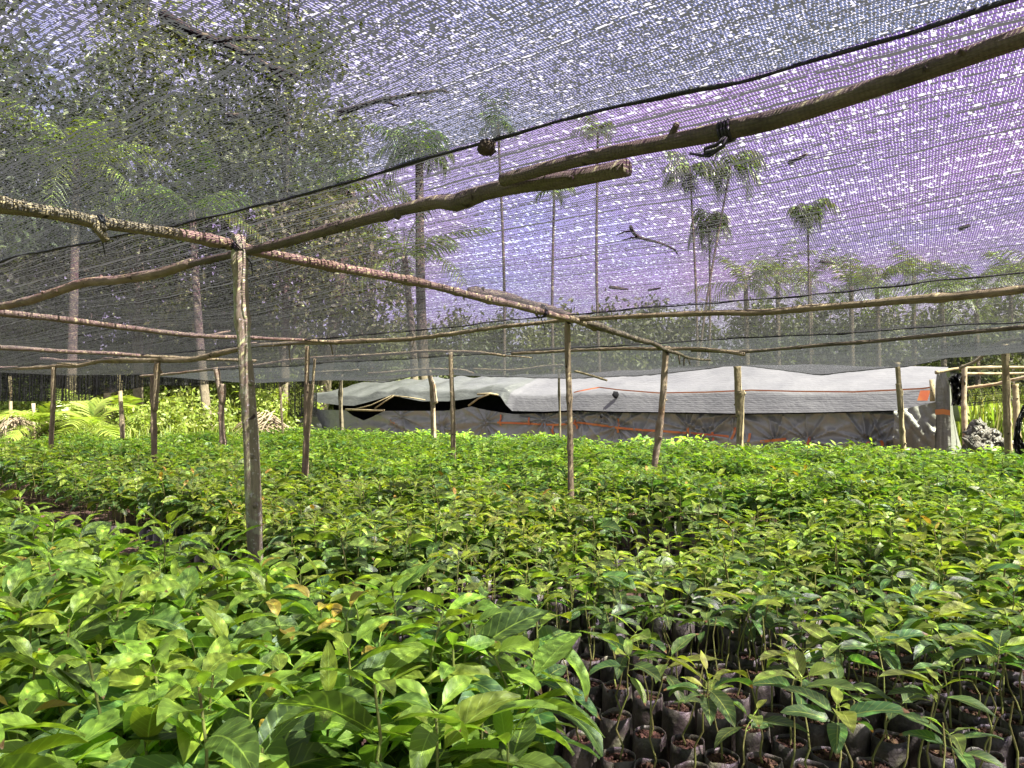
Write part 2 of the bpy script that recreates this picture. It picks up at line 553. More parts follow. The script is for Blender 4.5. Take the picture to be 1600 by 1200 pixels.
SEAM = [(1700, -30), (1600, 1), (1400, 62), (1180, 126), (1000, 166), (850, 200), (760, 224), (640, 258), (450, 312), (330, 342), (200, 366), (120, 380), (0, 402), (-120, 430)]
SEAM_P = [atz(x, y, 2.125) for x, y in SEAM]
SEAM_UV = sorted((uof(p), vof(p)) for p in SEAM_P)


def seam_v(u): return lerp_tab(SEAM_UV, u) + 0.012 * mnoise.noise(Vector((u * 3, 0, 0)))


def nv_of(v0, v1, dv):
    a, b = (v0(0) if callable(v0) else v0), (v1(0) if callable(v1) else v1)
    return max(3, int((b - a) / dv))


def net_strip(v0, v1, u0, u1, mat, label, du=0.16, dv=0.12):
    nu, nv = int((u1 - u0) / du), nv_of(v0, v1, dv)
    V, UV = [], []
    for i in range(nv + 1):
        for k in range(nu + 1):
            u = u0 + (u1 - u0) * k / nu
            a_, b_ = (v0(u) if callable(v0) else v0), (v1(u) if callable(v1) else v1)
            v = vv = a_ + (b_ - a_) * i / nv
            V.append(tuple(uv2w(u, vv, net_z(u, v)))); UV.append((u, v))
    F = np.array([(i * (nu + 1) + k, i * (nu + 1) + k + 1, (i + 1) * (nu + 1) + k + 1, (i + 1) * (nu + 1) + k) for i in range(nv) for k in range(nu)])
    root = empty('shade_net', uv2w((u0 + u1) / 2, 6.0 if callable(v0) else v0, 0))
    tag(root, label, 'shade net', 'knitted shade nets over the nursery')
    o = link('net_cloth', mesh_np('net_cloth', np.array(V) - np.array(root.location), F, mat, uv=UV), root)
    return root


def hem(root, pts, r, seed):
    p, _ = resample(pts, 0.035)
    p = [q + Vector((0, 0, 0.010 * mnoise.noise(q * 5))) - root.location for q in p]
    rad = [r * (0.75 + 0.7 * abs(mnoise.noise(q * 9 + Vector((seed, 0, 0))))) for q in p]
    mb = MB(); mb.tube(p, rad, 6, 0.4, seed)
    mb.build('hem_cord', M['cord'], root)


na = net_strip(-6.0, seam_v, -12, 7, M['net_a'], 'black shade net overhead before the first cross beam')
hem(na, [uv2w(u, seam_v(u), net_z(u, seam_v(u)) - 0.006) for u in np.arange(-12, 5, 0.09)], 0.0062, 1.0)
nb = net_strip(lambda u: seam_v(u) - 0.004, 5.02, -18, 7, M['net_b'], 'shade net with painted violet flare between the first and second cross beams')
nc = net_strip(4.98, 8.42, -18, 6, M['net_c'], 'shade net between the second and third cross beams')
hem(nc, [uv2w(u, 5.0 + 0.03 * math.sin(u * 2), net_z(u, 5.0) - 0.004) for u in np.arange(-18, 6, 0.5)], 0.006, 2.0)
nd = net_strip(8.38, 13.3, -18, 6, M['net_d'], 'dense sagging shade net that ends before the tarpaulin shelter')
hem(nd, [uv2w(u, 8.40 + 0.03 * math.sin(u * 2), net_z(u, 8.4) - 0.004) for u in np.arange(-18, 6, 0.5)], 0.009, 3.0)
hem(nd, [uv2w(u, 13.3, net_z(u, 13.3)) for u in np.arange(-18, 6, 0.3)], 0.012, 4.0)


def curtain(name, top, bot, label, mat, pleat=0.05, n=120, m=14):
    """top, bot: functions of f giving world points"""
    V, UV = [], []
    L = (top(1.0) - top(0.0)).length
    for i in range(m + 1):
        for k in range(n + 1):
            f = k / n
            a, b = top(f), bot(f)
            p = a.lerp(b, i / m)
            off = pleat * (i / m) * (math.sin(f * L * 14 + 2 * mnoise.noise(Vector((f * 9, 0, 0)))) + 0.6 * mnoise.noise(Vector((f * 40, i * .2, 1))))
            q = p + T * off
            V.append(tuple(q)); UV.append((i / m * (a - b).length, f * L))
    F = np.array([(i * (n + 1) + k, i * (n + 1) + k + 1, (i + 1) * (n + 1) + k + 1, (i + 1) * (n + 1) + k) for i in range(m) for k in range(n)])
    o = link(name, mesh_np(name, V, F, mat, uv=UV))
    tag(o, label, 'net curtain')
    return o


def cur_top(f):
    v = 4.2 + f * 8.0
    return uv2w(-18, v, net_z(-18, v))


CUR_B = [(-60, 626), (0, 627), (90, 627), (140, 626), (150, 617), (240, 602), (300, 603), (330, 600), (352, 590)]


def cur_bot(f):
    t = cur_top(f)
    d = t - CAMP
    px = 800 + F_PX * d.x / d.y
    py = lerp_tab(CUR_B, px)
    q = aty(px, py, t.y)
    return Vector((t.x, t.y, min(q.z, t.z - 0.05)))


curtain('net_curtain', cur_top, cur_bot, 'dark pleated net curtain hanging along the open side by the bushes', M['curtain'])


def c2t(f):
    p = aty(352 + f * 100, 590 + 4 * f, 20.5); return p


def c2b(f):
    py = lerp_tab([(352, 592), (365, 594), (400, 606), (420, 610), (438, 605), (452, 596)], 352 + f * 100)
    return aty(352 + f * 100, py, 20.5)


curtain('net_curtain', c2t, c2b, 'short swagged net edge drooping between the side posts', M['curtain'], 0.02, 40, 8)
curtain('net_curtain', lambda f: aty(450 + f * 46, 594, 21.4), lambda f: aty(450 + f * 46, 651, 21.4), 'black net drop hanging beside the shelter end', M['curtain'], 0.05, 30, 10)

# ------------------------------------------------------------------ poles and posts
pole_n = [0]


def pole(pts, r0, r1, mat, label, name='roof_pole', cat='pole', group='rough poles carrying the shade net', stubs=(), wig=0.015, step=0.05, sides=10):
    pole_n[0] += 1
    sd = pole_n[0] * 3.17
    P, par = resample(pts, step)
    n = len(P)
    Q, R = [], []
    for i, p in enumerate(P):
        f = i / (n - 1)
        w = Vector((mnoise.noise(Vector((i * step * 1.5, sd, 0))), mnoise.noise(Vector((i * step * 1.5, sd, 7))), mnoise.noise(Vector((i * step * 1.5, sd, 13))))) * wig
        Q.append(p + w)
        bulge = 1 + 0.17 * mnoise.noise(Vector((i * step * 2.6, sd, 3))) + (0.22 if abs(mnoise.noise(Vector((i * step * 1.9, sd, 31)))) < 0.03 else 0)
        R.append((r0 + (r1 - r0) * f) * bulge)
    org = P[0].copy() if name != 'post' else Vector((P[0].x, P[0].y, 0))
    mb = MB()
    mb.tube([q - org for q in Q], R, sides, 0.16, sd)
    kr = random.Random(pole_n[0])
    for _ in range(int(min(9, (P[-1] - P[0]).length * 2.2))):
        i = kr.randrange(1, n - 1); a = kr.random() * 6.283
        ax = (Q[i + 1] - Q[i - 1]).normalized()
        s1 = ax.cross(Vector((0.2, 0.1, 1))).normalized(); s2 = s1.cross(ax)
        d = s1 * math.cos(a) + s2 * math.sin(a) + ax * kr.uniform(-.5, .5)
        b = Q[i] - org; L = R[i] * kr.uniform(1.15, 1.5)
        mb.tube([b, b + d * L * .8, b + d * L], [R[i] * .55, R[i] * .36, R[i] * .24], 7, 0.3, i)
    for f, d, L, r in stubs:
        b = Q[int(f * (n - 1))] - org
        d = Vector(d).normalized()
        mb.tube([b, b + d * L * .5 + Vector((0, 0, .004)), b + d * L], [r, r * .9, r * .7], 7, 0.3, sd + f)
    o = mb.build(name, mat)
    o.location = org
    tag(o, label, cat, group)
    return o


def row_pole(v, pix, r0, r1, mat, label, **k):
    return pole([atv(x, y, v) for x, y in pix], r0, r1, mat, label, **k)


def len_pole(pix, z, r0, r1, mat, label, **k):
    return pole([atz(x, y, zz) for (x, y), zz in zip(pix, z if isinstance(z, (list, tuple)) else [z] * len(pix))], r0, r1, mat, label, **k)


DN = (0, 0, -1)
# first cross beam
row_pole(1.86, [(1720, 18), (1600, 60), (1400, 127), (1200, 187), (1000, 232), (900, 255), (785, 282)], 0.0240, 0.0215, M['bark_dark'], 'thick dark cross beam nearest overhead, running up towards the corner', stubs=[(0.62, (0.2, -0.5, 0.6), 0.05, 0.012)])
row_pole(1.93, [(984, 263), (900, 279), (820, 291), (760, 305), (715, 320), (690, 318), (640, 328), (520, 356), (400, 388), (330, 404), (270, 416)], 0.027, 0.017, M['bark_dark'], 'sawn ended dark pole lapped under the thick cross beam', stubs=[(0.35, (-0.3, -0.2, -0.8), 0.04, 0.014)])
row_pole(1.93, [(300, 411), (250, 425), (180, 437), (120, 448), (60, 465), (0, 478), (-90, 500)], 0.026, 0.030, M['bark_red'], 'light barked pole continuing the first cross beam past the lichened post', stubs=[(0.02, (1, -0.4, 0.1), 0.06, 0.02)])
# long poles
len_pole([(-90, 298), (0, 318), (90, 334), (165, 352)], 2.07, 0.028, 0.026, M['bark_red'], 'reddish pole end with a broken stub above the lichened post', stubs=[(0.97, (0.5, 0.3, -0.8), 0.09, 0.022), (0.93, (0.6, 0.2, -0.4), 0.06, 0.016)])
len_pole([(140, 346), (250, 364), (360, 383), (420, 397), (640, 440), (760, 466), (880, 496), (930, 512)], [2.09, 2.08, 2.07, 2.065, 2.05, 2.05, 2.05, 2.05], 0.026, 0.024, M['bark_red'], 'long reddish pole from the lichened post to the second post', stubs=[(0.72, DN, 0.05, 0.004), (0.76, (0.2, 0, -1), 0.04, 0.003), (0.8, DN, 0.06, 0.004)])
len_pole([(742, 457), (800, 468), (890, 495), (960, 518), (1040, 545), (1062, 553)], [2.10, 2.10, 2.08, 2.05, 2.04, 2.02], 0.036, 0.022, M['bark_dark'], 'dark tapering pole from the second post to the pale post', stubs=[(0.0, (-0.6, -0.2, 0.1), 0.05, 0.034)])
len_pole([(1045, 548), (1068, 556), (1090, 562), (1110, 563)], 1.98, 0.02, 0.014, M['bark_dark'], 'short forked dark stick beyond the pale post', stubs=[(0.3, (0.1, 0, -1), 0.13, 0.012), (0.6, (0.3, 0, -1), 0.10, 0.01), (0.5, (-0.1, 0, -1), 0.12, 0.012)], cat='stick')
len_pole([(-60, 479), (0, 489), (100, 500), (200, 512), (300, 524), (372, 528)], 2.06, 0.028, 0.022, M['bark_red'], 'pale reddish pole running back along the second bay', stubs=[(0.9, (0.4, 0.5, 0.2), 0.25, 0.016), (0.92, (-0.9, 0.1, 0.05), 0.2, 0.014)])
len_pole([(340, 526), (400, 529), (520, 534), (600, 534)], [2.07, 2.07, 2.06, 2.06], 0.020, 0.016, M['bark_red'], 'thin reddish pole laid beside the second cross beam')
len_pole([(-60, 540), (0, 543), (120, 550), (236, 557), (330, 561), (400, 563)], 2.06, 0.03, 0.022, M['bark'], 'grey brown pole running back along the third bay', stubs=[(0.55, (0.4, 0.2, -.5), 0.05, 0.01)])
# second cross beam
row_pole(5.22, [(1720, 432), (1600, 450), (1500, 462), (1400, 470), (1290, 480), (1200, 488), (1100, 489), (1000, 493), (885, 499)], 0.028, 0.019, M['bark'], 'straight grey cross beam right of the second post', stubs=[(0.45, (0.2, -0.4, 0.2), 0.04, 0.016)])
row_pole(5.28, [(920, 495), (860, 502), (780, 512), (690, 524), (660, 528), (540, 534), (440, 537), (375, 540)], 0.016, 0.030, M['bark_red'], 'reddish cross beam from the second post to the lichened post', stubs=[(0.4, (-.2, -.3, -1), 0.10, 0.006), (0.65, (.2, 0, -1), 0.14, 0.009), (0.8, (0.1, 0, -1), 0.22, 0.008), (0.33, DN, .08, .005)])
row_pole(5.28, [(390, 541), (340, 553), (300, 561), (240, 563), (170, 562), (130, 570), (80, 573), (30, 575), (-60, 573)], 0.036, 0.030, M['bark_red'], 'crooked orange brown beam over the dark red post', stubs=[(0.45, (-0.9, 0.3, 0.1), 0.5, 0.022)])
row_pole(5.35, [(64, 561), (120, 564), (200, 565), (300, 563)], 0.026, 0.022, M['bark'], 'grey pole offcut lying along the crooked beam')
# third cross beam
row_pole(8.27, [(1720, 500), (1600, 511), (1400, 530), (1280, 541), (1170, 549), (1080, 549)], 0.024, 0.018, M['bark_dark'], 'thin dark cross beam running behind the pale posts')
row_pole(8.25, [(1165, 553), (1110, 546), (1040, 544), (960, 545), (880, 549), (800, 553)], 0.022, 0.022, M['bark_red'], 'reddish beam resting on the leaning pale post')
row_pole(8.33, [(790, 556), (740, 550), (700, 548), (640, 551), (590, 554), (540, 557)], 0.020, 0.024, M['bark_red'], 'crooked beam on the tall brown post before the shelter', stubs=[(0.0, (1, -0.6, -0.12), 0.45, 0.012), (0.5, DN, 0.15, 0.008)])
row_pole(8.33, [(560, 556), (500, 558), (440, 564), (405, 570), (338, 576), (270, 584), (220, 588)], 0.018, 0.030, M['bark_pale'], 'pale pole curving down behind the lichened post', stubs=[(0.45, (-0.8, 0.6, 0.05), 0.4, 0.02)])
# rear edge
row_pole(13.25, [(575, 584), (620, 580), (670, 577), (720, 578), (740, 583)], 0.028, 0.026, M['bark_pale'], 'pale crosspiece on the forked pale post')
row_pole(13.2, [(740, 577), (800, 578), (850, 572), (880, 570)], 0.026, 0.022, M['bark_red'], 'reddish pole end along the rear edge of the net')
row_pole(11.5, [(898, 580), (920, 586), (948, 595)], 0.022, 0.018, M['bark'], 'short loose stick hanging under the sagging net', cat='stick')
row_pole(13.25, [(495, 581), (530, 580), (560, 578)], 0.026, 0.022, M['bark_red'], 'red brown stick over the shelter end')


def post(px_top, py_top, px_base, py_base, v, r0, r1, mat, label, mids=(), stubs=(), rz=0.0):
    """an upright; the base pixel is where it goes into the leaves and the line is carried on to the soil"""
    a, b = atv(px_top, py_top, v), atv(px_base, py_base, v)
    k = (0.0 - b.z) / (a.z - b.z)
    g = b + (a - b) * k
    g.z = -0.05
    pts = [g, b] + [atv(x, y, v) for x, y in mids] + [a]
    return pole(pts, r0, r1, mat, label, 'post', 'post', 'rough wooden posts under the shade net', stubs, 0.006, 0.05)


post(372, 369, 400, 880, 1.90, 0.0365, 0.031, M['bark_lichen'], 'thick lichened grey post standing closest, between the beds', mids=[(397, 800), (388, 620), (378, 470)], stubs=[(0.55, (0.5, -1, 0.1), 0.04, 0.012)])
post(886, 490, 892, 770, 5.25, 0.028, 0.025, M['bark'], 'straight dark brown post second from the camera', mids=[(890, 640)])
post(1041, 541, 1022, 738, 8.3, 0.045, 0.038, M['bark_pale'], 'leaning pale post before the silver tarpaulin', mids=[(1034, 640)], stubs=[(0.7, (1, -.3, .3), 0.06, 0.014)])
post(1152, 572, 1156, 700, 13.3, 0.066, 0.060, M['bark_red'], 'stout reddish post before the grey shelter wall', mids=[(1158, 610), (1155, 650)])
post(1402, 566, 1412, 700, 13.3, 0.046, 0.04, M['bark'], 'bent dark post beside the shelter corner', mids=[(1404, 600), (1408, 640)])
post(1570, 538, 1576, 715, 13.3, 0.058, 0.05, M['bark_red'], 'tall red barked post beside the heap of bags', mids=[(1573, 620)])
post(480, 541, 477, 745, 5.25, 0.032, 0.026, M['bark_red'], 'slim red brown post, taller of the pair before the shelter end', mids=[(482, 600), (478, 680)])
post(492, 560, 480, 700, 6.3, 0.022, 0.018, M['bark_red'], 'thin leaning stake, shorter of the pair before the shelter end', mids=[(487, 630)])
post(533, 585, 534, 672, 13.3, 0.065, 0.055, M['bark_dark'], 'dark grey post standing in front of the torn shelter opening', mids=[(532, 630)])
post(670, 578, 678, 680, 13.3, 0.062, 0.060, M['bark_pale'], 'crooked pale yellowish post before the shelter opening', mids=[(675, 598), (680, 630)])
post(704, 550, 708, 715, 8.3, 0.040, 0.036, M['bark'], 'straight brown post before the shelter opening', mids=[(707, 630)], stubs=[(0.86, (-1, -.3, .1), 0.05, 0.016)])
post(873, 577, 875, 680, 13.3, 0.026, 0.024, M['bark_dark'], 'thin black stake before the plastic roof', mids=[(874, 630)])
post(246, 565, 241, 705, 5.25, 0.042, 0.040, M['bark_red'], 'dark red crooked post before the sunlit bushes', mids=[(239, 590), (242, 640)], stubs=[(0.95, (1, 0.2, 0.6), 0.08, 0.03)])
post(84, 574, 80, 690, 5.25, 0.042, 0.038, M['bark'], 'grey post before the pleated net curtain', mids=[(83, 630)])
post(186, 586, 191, 668, 8.3, 0.060, 0.048, M['bark'], 'grey tapering post before the young coconut fronds', mids=[(189, 630)])
post(338, 575, 346, 660, 8.3, 0.068, 0.055, M['bark_pale'], 'pale crooked post beside the grassy bank', mids=[(348, 600), (347, 630)])
post(1507, 570, 1509, 700, 15.6, 0.05, 0.045, M['bark_pale'], 'pale post at the shelter corner carrying the side poles', mids=[(1506, 630)])
post(1586, 600, 1590, 690, 17.0, 0.06, 0.055, M['bark_red'], 'short red post at the far side of the bag heap')
# side frame at the right rear
pole([aty(1462, 582, 13.6), aty(1500, 576, 13.6), aty(1560, 574, 13.5), aty(1680, 574, 13.3)], 0.03, 0.026, M['bark_red'], 'reddish rail running from the shelter corner to the side frame')
pole([aty(1502, 584, 13.7), aty(1560, 584, 13.7), aty(1680, 582, 13.5)], 0.024, 0.022, M['bark_pale'], 'pale second rail under the reddish rail')
pole([aty(1508, 607, 14.5), aty(1560, 600, 14.2), aty(1580, 594, 14.0), aty(1680, 575, 13.2)], 0.032, 0.03, M['bark_pale'], 'slanting pale rail low on the side frame')
pole([aty(1500, 575, 12.6), aty(1528, 562, 12.3), aty(1545, 545, 12.0), aty(1565, 534, 11.5), aty(1600, 528, 11.0), aty(1690, 512, 10.2)], 0.024, 0.028, M['bark_dark'], 'bent dark branch arching over the bag heap')

# knots, ties and litter caught on the net
def knot():
    root = empty('rope_tie', atv(1135, 205, 1.86))
    L = lambda x, y, dv=0.0: atv(x, y, 1.86 - dv) - root.location
    mb = MB()
    for k in range(4):
        c = atv(1128 + k * 5, 207 - k * 1.6, 1.86) - root.location
        ax = (atv(1150, 200, 1.86) - atv(1120, 209, 1.86)).normalized()
        s1 = ax.cross(Vector((0, 0, 1))).normalized(); s2 = s1.cross(ax)
        mb.tube([c + (s1 * math.cos(a) + s2 * math.sin(a)) * 0.0285 for a in np.linspace(0, 2 * PI, 15)], 0.004, 6, 0.2, k)
    mb.build('lashing', M['cord'], root)
    mb = MB()
    mb.tube([L(1136, 215, .03), L(1130, 228, .03), L(1118, 236, .03), L(1100, 240, .03), L(1101, 232, .03), L(1118, 227, .03), L(1134, 214, .03)], 0.005, 6, 0.2)
    mb.tube([L(1118, 237, .03), L(1108, 244, .03), L(1095, 243, .03), L(1078, 240, .03)], [0.005, 0.004, 0.004, 0.003], 6, 0.2)
    mb.build('loose_end', M['cord'], root)
    tag(root, 'dark rope lashing with a dangling looped end on the nearest beam', 'rope')


knot()


def lashing(c, ax, r, label, turns=4):
    ax = Vector(ax).normalized()
    s1 = ax.cross(Vector((0.3, 0.2, 1))).normalized(); s2 = s1.cross(ax)
    mb = MB()
    for k in range(turns):
        o_ = ax * (k - turns / 2) * 0.008
        mb.tube([o_ + (s1 * math.cos(a) + s2 * math.sin(a)) * (r + .003 * math.sin(a * 3 + k)) for a in np.linspace(0, 2 * PI, 17)], 0.0035, 6, 0.2, k)
    mb.tube([s2 * -r, s2 * -(r + .02) + Vector((.02, 0, -.03)), s2 * -(r + .01) + Vector((.03, 0, -.09))], [.003, .003, .002], 5, .2)
    o = mb.build('rope_tie', M['cord']); o.location = c
    tag(o, label, 'rope', 'cord ties at the pole joints')


lashing(atv(372, 388, 1.9), (1, 0.2, 1.0), 0.046, 'dark cord binding the beams to the lichened post')
lashing(atv(887, 499, 5.25), (1, -0.3, 0.8), 0.042, 'dark cord binding the second post to its beam')
lashing(atv(1041, 548, 8.3), (1, -0.3, 0.8), 0.055, 'dark cord at the head of the leaning pale post')
lashing(atv(155, 350, 0.45) if False else atz(155, 350, 2.07), (0.613, 0.79, 0), 0.034, 'cord round the broken stub of the reddish pole')
lashing(atz(846, 486, 2.06), (0.613, 0.79, 0), 0.05, 'cord where the dark tapering pole laps the long reddish pole')
mb = MB(); mb.blob((0, 0, 0), (0.026, 0.024, 0.024), 3.0, 12, 0.6)
o = mb.build('debris_clump', M['litter']); o.location = atz(761, 230, 2.10)
tag(o, 'dark round clump of debris caught under the net seam', 'debris')


def twig(pix, r, label, dz=0.02, subs=()):
    pts = [atz(x, y, 2.10) for x, y in pix]
    for p in pts: p.z = net_z(uof(p), vof(p)) + dz
    P, _ = resample(pts, 0.05)
    P = [p + Vector((mnoise.noise(p * 6), mnoise.noise(p * 6 + Vector((5, 0, 0))), 0)) * 0.012 for p in P]
    n = len(P)
    mb = MB(); mb.tube([p - P[0] for p in P], [r * (1 - 0.6 * i / n) for i in range(n)], 6, 0.3)
    for f, dx, dy in subs:
        b = P[int(f * (n - 1))] - P[0]
        mb.tube([b, b + Vector((dx * .5, dy * .5, .01)), b + Vector((dx, dy, .01))], [r * .6, r * .5, r * .3], 5, 0.3)
    o = mb.build('twig', M['litter']); o.location = P[0]
    tag(o, label, 'twig', 'dead twigs lying on the net')


twig([(255, -8), (300, 28), (345, 52), (385, 72), (420, 95), (445, 125)], 0.009, 'long dark branch lying across the net at the top', subs=[(.5, .12, .02), (.8, .05, .09)])
twig([(530, 188), (590, 170), (640, 162), (690, 160), (702, 166)], 0.0075, 'curved dark twig on the net above the seam', subs=[(.4, .05, .06)])
twig([(985, 352), (1000, 364), (1030, 370), (1056, 378), (1060, 384)], 0.0085, 'hooked twig on the flare tinted net beside the areca palms', subs=[(.2, -.05, .12), (.4, -.06, .1)])
twig([(1235, 262), (1262, 252)], 0.006, 'short straight twig on the flare tinted net')
twig([(955, 436), (980, 441)], 0.010, 'stubby dark twig low on the flare tinted net')
twig([(1012, 442), (1030, 436)], 0.008, 'small dark leaf stalk low on the flare tinted net')
twig([(1500, 342), (1516, 338)], 0.009, 'dark bark flake on the flare tinted net near the edge')
twig([(1282, 390), (1300, 392)], 0.007, 'little twig on the net over the distant palms')
twig([(360, 186), (385, 187)], 0.008, 'small bark chip on the near net')

# ------------------------------------------------------------------ tarpaulin shelter
SV = 16.8


def shelter():
    org = uv2w(-12, SV, 0)
    root = empty('tarpaulin_shelter', org)
    tag(root, 'long low shelter of silver grey tarpaulin patched with orange tape', 'shelter')
    PIN = [(905, 650), (940, 643), (963, 668), (1075, 672), (1105, 680), (1145, 646), (1262, 688), (1355, 690), (1380, 692), (1000, 690), (850, 655), (760, 660), (690, 668), (1210, 690), (625, 650), (1415, 650)]
    WT = [(462, 645), (470, 637), (484, 634), (500, 640), (540, 641), (552, 650), (568, 657), (585, 650), (600, 642), (690, 642), (715, 640), (735, 635), (760, 641), (800, 647), (850, 646), (900, 643), (960, 645), (1040, 646), (1147, 648), (1240, 647), (1330, 645), (1405, 643), (1440, 634), (1462, 630)]
    pins = [(uof(atv(x, y, SV)), atv(x, y, SV).z) for x, y in PIN]

    def wrinkle(u, z, amp=1.0):
        h = 0.0
        for i, (a, b) in enumerate(pins):
            dx, dz = u - a, (z - b) * 1.1
            r = math.hypot(dx, dz)
            if r < 2.0:
                th = math.atan2(dz, dx)
                h += 0.095 * math.exp(-r / 0.7) * min(1, r / 0.08) * (1 - 2 * abs(math.sin((4.5 + i % 4 * .5) * th + i * 1.7 + 1.3 * mnoise.noise(Vector((th * 2, i, 0))))) ** 0.6)
        h += 0.03 * mnoise.noise(Vector((u * 1.3, z * 2.5, 0))) + 0.015 * mnoise.noise(Vector((u * 5, z * 5 + u * 2, 4)))
        return h * amp
    # front wall
    n, m = 900, 36
    pxs = np.linspace(462, 1462, n + 1)
    rows = []
    for i in range(m + 1):
        f = i / m
        r = []
        for x in pxs:
            top = atv(x, lerp_tab(WT, x), SV)
            u = uof(top)
            z = top.z * (1 - f) + 0.0 * f
            left = max(0, 1 - abs(x - 640) / 130)
            w = wrinkle(u, z) + left * 0.09 * math.sin(z * 17 - 5 * math.cos((u + 13.5) * 1.1)) * (1 - abs(2 * f - 1))
            r.append(uv2w(u, SV - w - 0.12 * f, z) - org)
        rows.append(r)
    mb = MB(); mb.grid(rows); mb.build('front_wall', M['tarp'], root)
    # roof sheet: eave, ridge, and down the back
    RL = [(462, 612), (483, 626), (505, 630), (530, 633), (553, 634), (580, 627), (600, 621), (614, 618), (632, 622), (660, 627), (700, 627), (735, 623), (765, 616), (782, 619), (790, 632), (800, 642), (850, 643), (900, 641), (960, 643), (1040, 644), (1147, 646), (1240, 645), (1330, 643), (1405, 641), (1462, 630)]
    RT = [(462, 612), (500, 600), (560, 596), (640, 592), (760, 588), (850, 585), (1000, 576), (1150, 570), (1300, 572), (1462, 574)]
    m = 26
    for xa, xb, rmat in ((470, 792, M['tarp_left']), (791, 1462, M['tarp_roof'])):
     rows = []
     for i in range(m + 1):
        f = i / m
        r = []
        for x in np.linspace(xa, xb, 300):
            a = atv(x, lerp_tab(RL, x), SV - 0.18)
            b = atv(x, lerp_tab(RT, x), SV + 1.7)
            ua = uof(a)
            zb = b.z
            if f < 0.62:
                g = f / 0.62
                z = a.z + (zb - a.z) * g - 0.05 * math.sin(PI * g) * (1 - 0.5 * math.sin(ua * 1.7))
                v = SV - 0.18 + 1.88 * (g * 0.22 if g < 0.45 else 0.099 + (g - 0.45) / 0.55 * 0.901)
            else:
                g = (f - 0.62) / 0.38
                z, v = zb + (1.0 - zb) * g, SV + 1.7 + 1.9 * g
            tear = max(0, 1 - abs(x - 640) / 170)
            fold = 0.05 * tear * math.sin(ua * 5 + 4 * f) + 0.012 * math.sin(z * 38 + 2.5 * mnoise.noise(Vector((ua * .8, f * 3, 0)))) + 0.02 * mnoise.noise(Vector((ua * 1.2, f * 6, 2)))
            hold = min(1, f * 6)
            r.append(uv2w(ua, v, z + fold * hold) - org)
        rows.append(r)
     mb = MB(); mb.grid(rows); mb.build('roof_sheet', rmat, root)
    # near-black sheets inside, painting the interior shade seen through the tear
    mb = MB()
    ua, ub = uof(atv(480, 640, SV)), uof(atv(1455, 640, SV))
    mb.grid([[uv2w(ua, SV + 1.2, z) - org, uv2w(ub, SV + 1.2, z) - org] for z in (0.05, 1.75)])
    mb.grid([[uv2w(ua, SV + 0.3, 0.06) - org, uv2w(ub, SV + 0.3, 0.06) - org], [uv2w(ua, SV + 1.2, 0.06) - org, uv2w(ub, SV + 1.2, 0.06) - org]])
    mb.build('inner_shade_sheet', M['inside'], root)
    # end wall at the right: a tall grey flap, a slumped apron and the flared foot
    def sheet(pix, v0, name, mat, v1=None, amp=0.03):
        L, R = pix
        rows = []
        for i in range(17):
            f = i / 16
            a = atv(np.interp(f, np.linspace(0, 1, len(L)), [p[0] for p in L]), np.interp(f, np.linspace(0, 1, len(L)), [p[1] for p in L]), v0)
            b = atv(np.interp(f, np.linspace(0, 1, len(R)), [p[0] for p in R]), np.interp(f, np.linspace(0, 1, len(R)), [p[1] for p in R]), v1 or v0)
            rows.append([a.lerp(b, k / 16) - N * (amp * (mnoise.noise(Vector((k * .35, i * .22, v0 * 7))) + 0.7 * mnoise.noise(Vector((k * .5 - i * .5, i * .12, 9)))) ) - org for k in range(17)])
        mb = MB(); mb.grid(rows); return mb.build(name, mat, root)
    sheet(([(1464, 578), (1462, 600), (1461, 650), (1460, 720)], [(1478, 582), (1484, 604), (1485, 650), (1487, 720)]), 16.3, 'end_wall', M['tarp_grey'])
    sheet(([(1484, 600), (1485, 640), (1485, 680), (1486, 722)], [(1485, 605), (1490, 650), (1498, 685), (1510, 722)]), 16.45, 'end_flap', M['tarp_grey'], 17.2)
    sheet(([(1398, 642), (1397, 668), (1396, 690), (1394, 722)], [(1462, 628), (1462, 660), (1461, 690), (1460, 722)]), 16.2, 'corner_apron', M['tarp_grey'], amp=0.12)
    sheet(([(462, 641), (462, 655), (464, 668), (464, 690)], [(484, 632), (492, 645), (500, 660), (512, 690)]), 16.5, 'end_wall', M['tarp_roof'], amp=0.06)

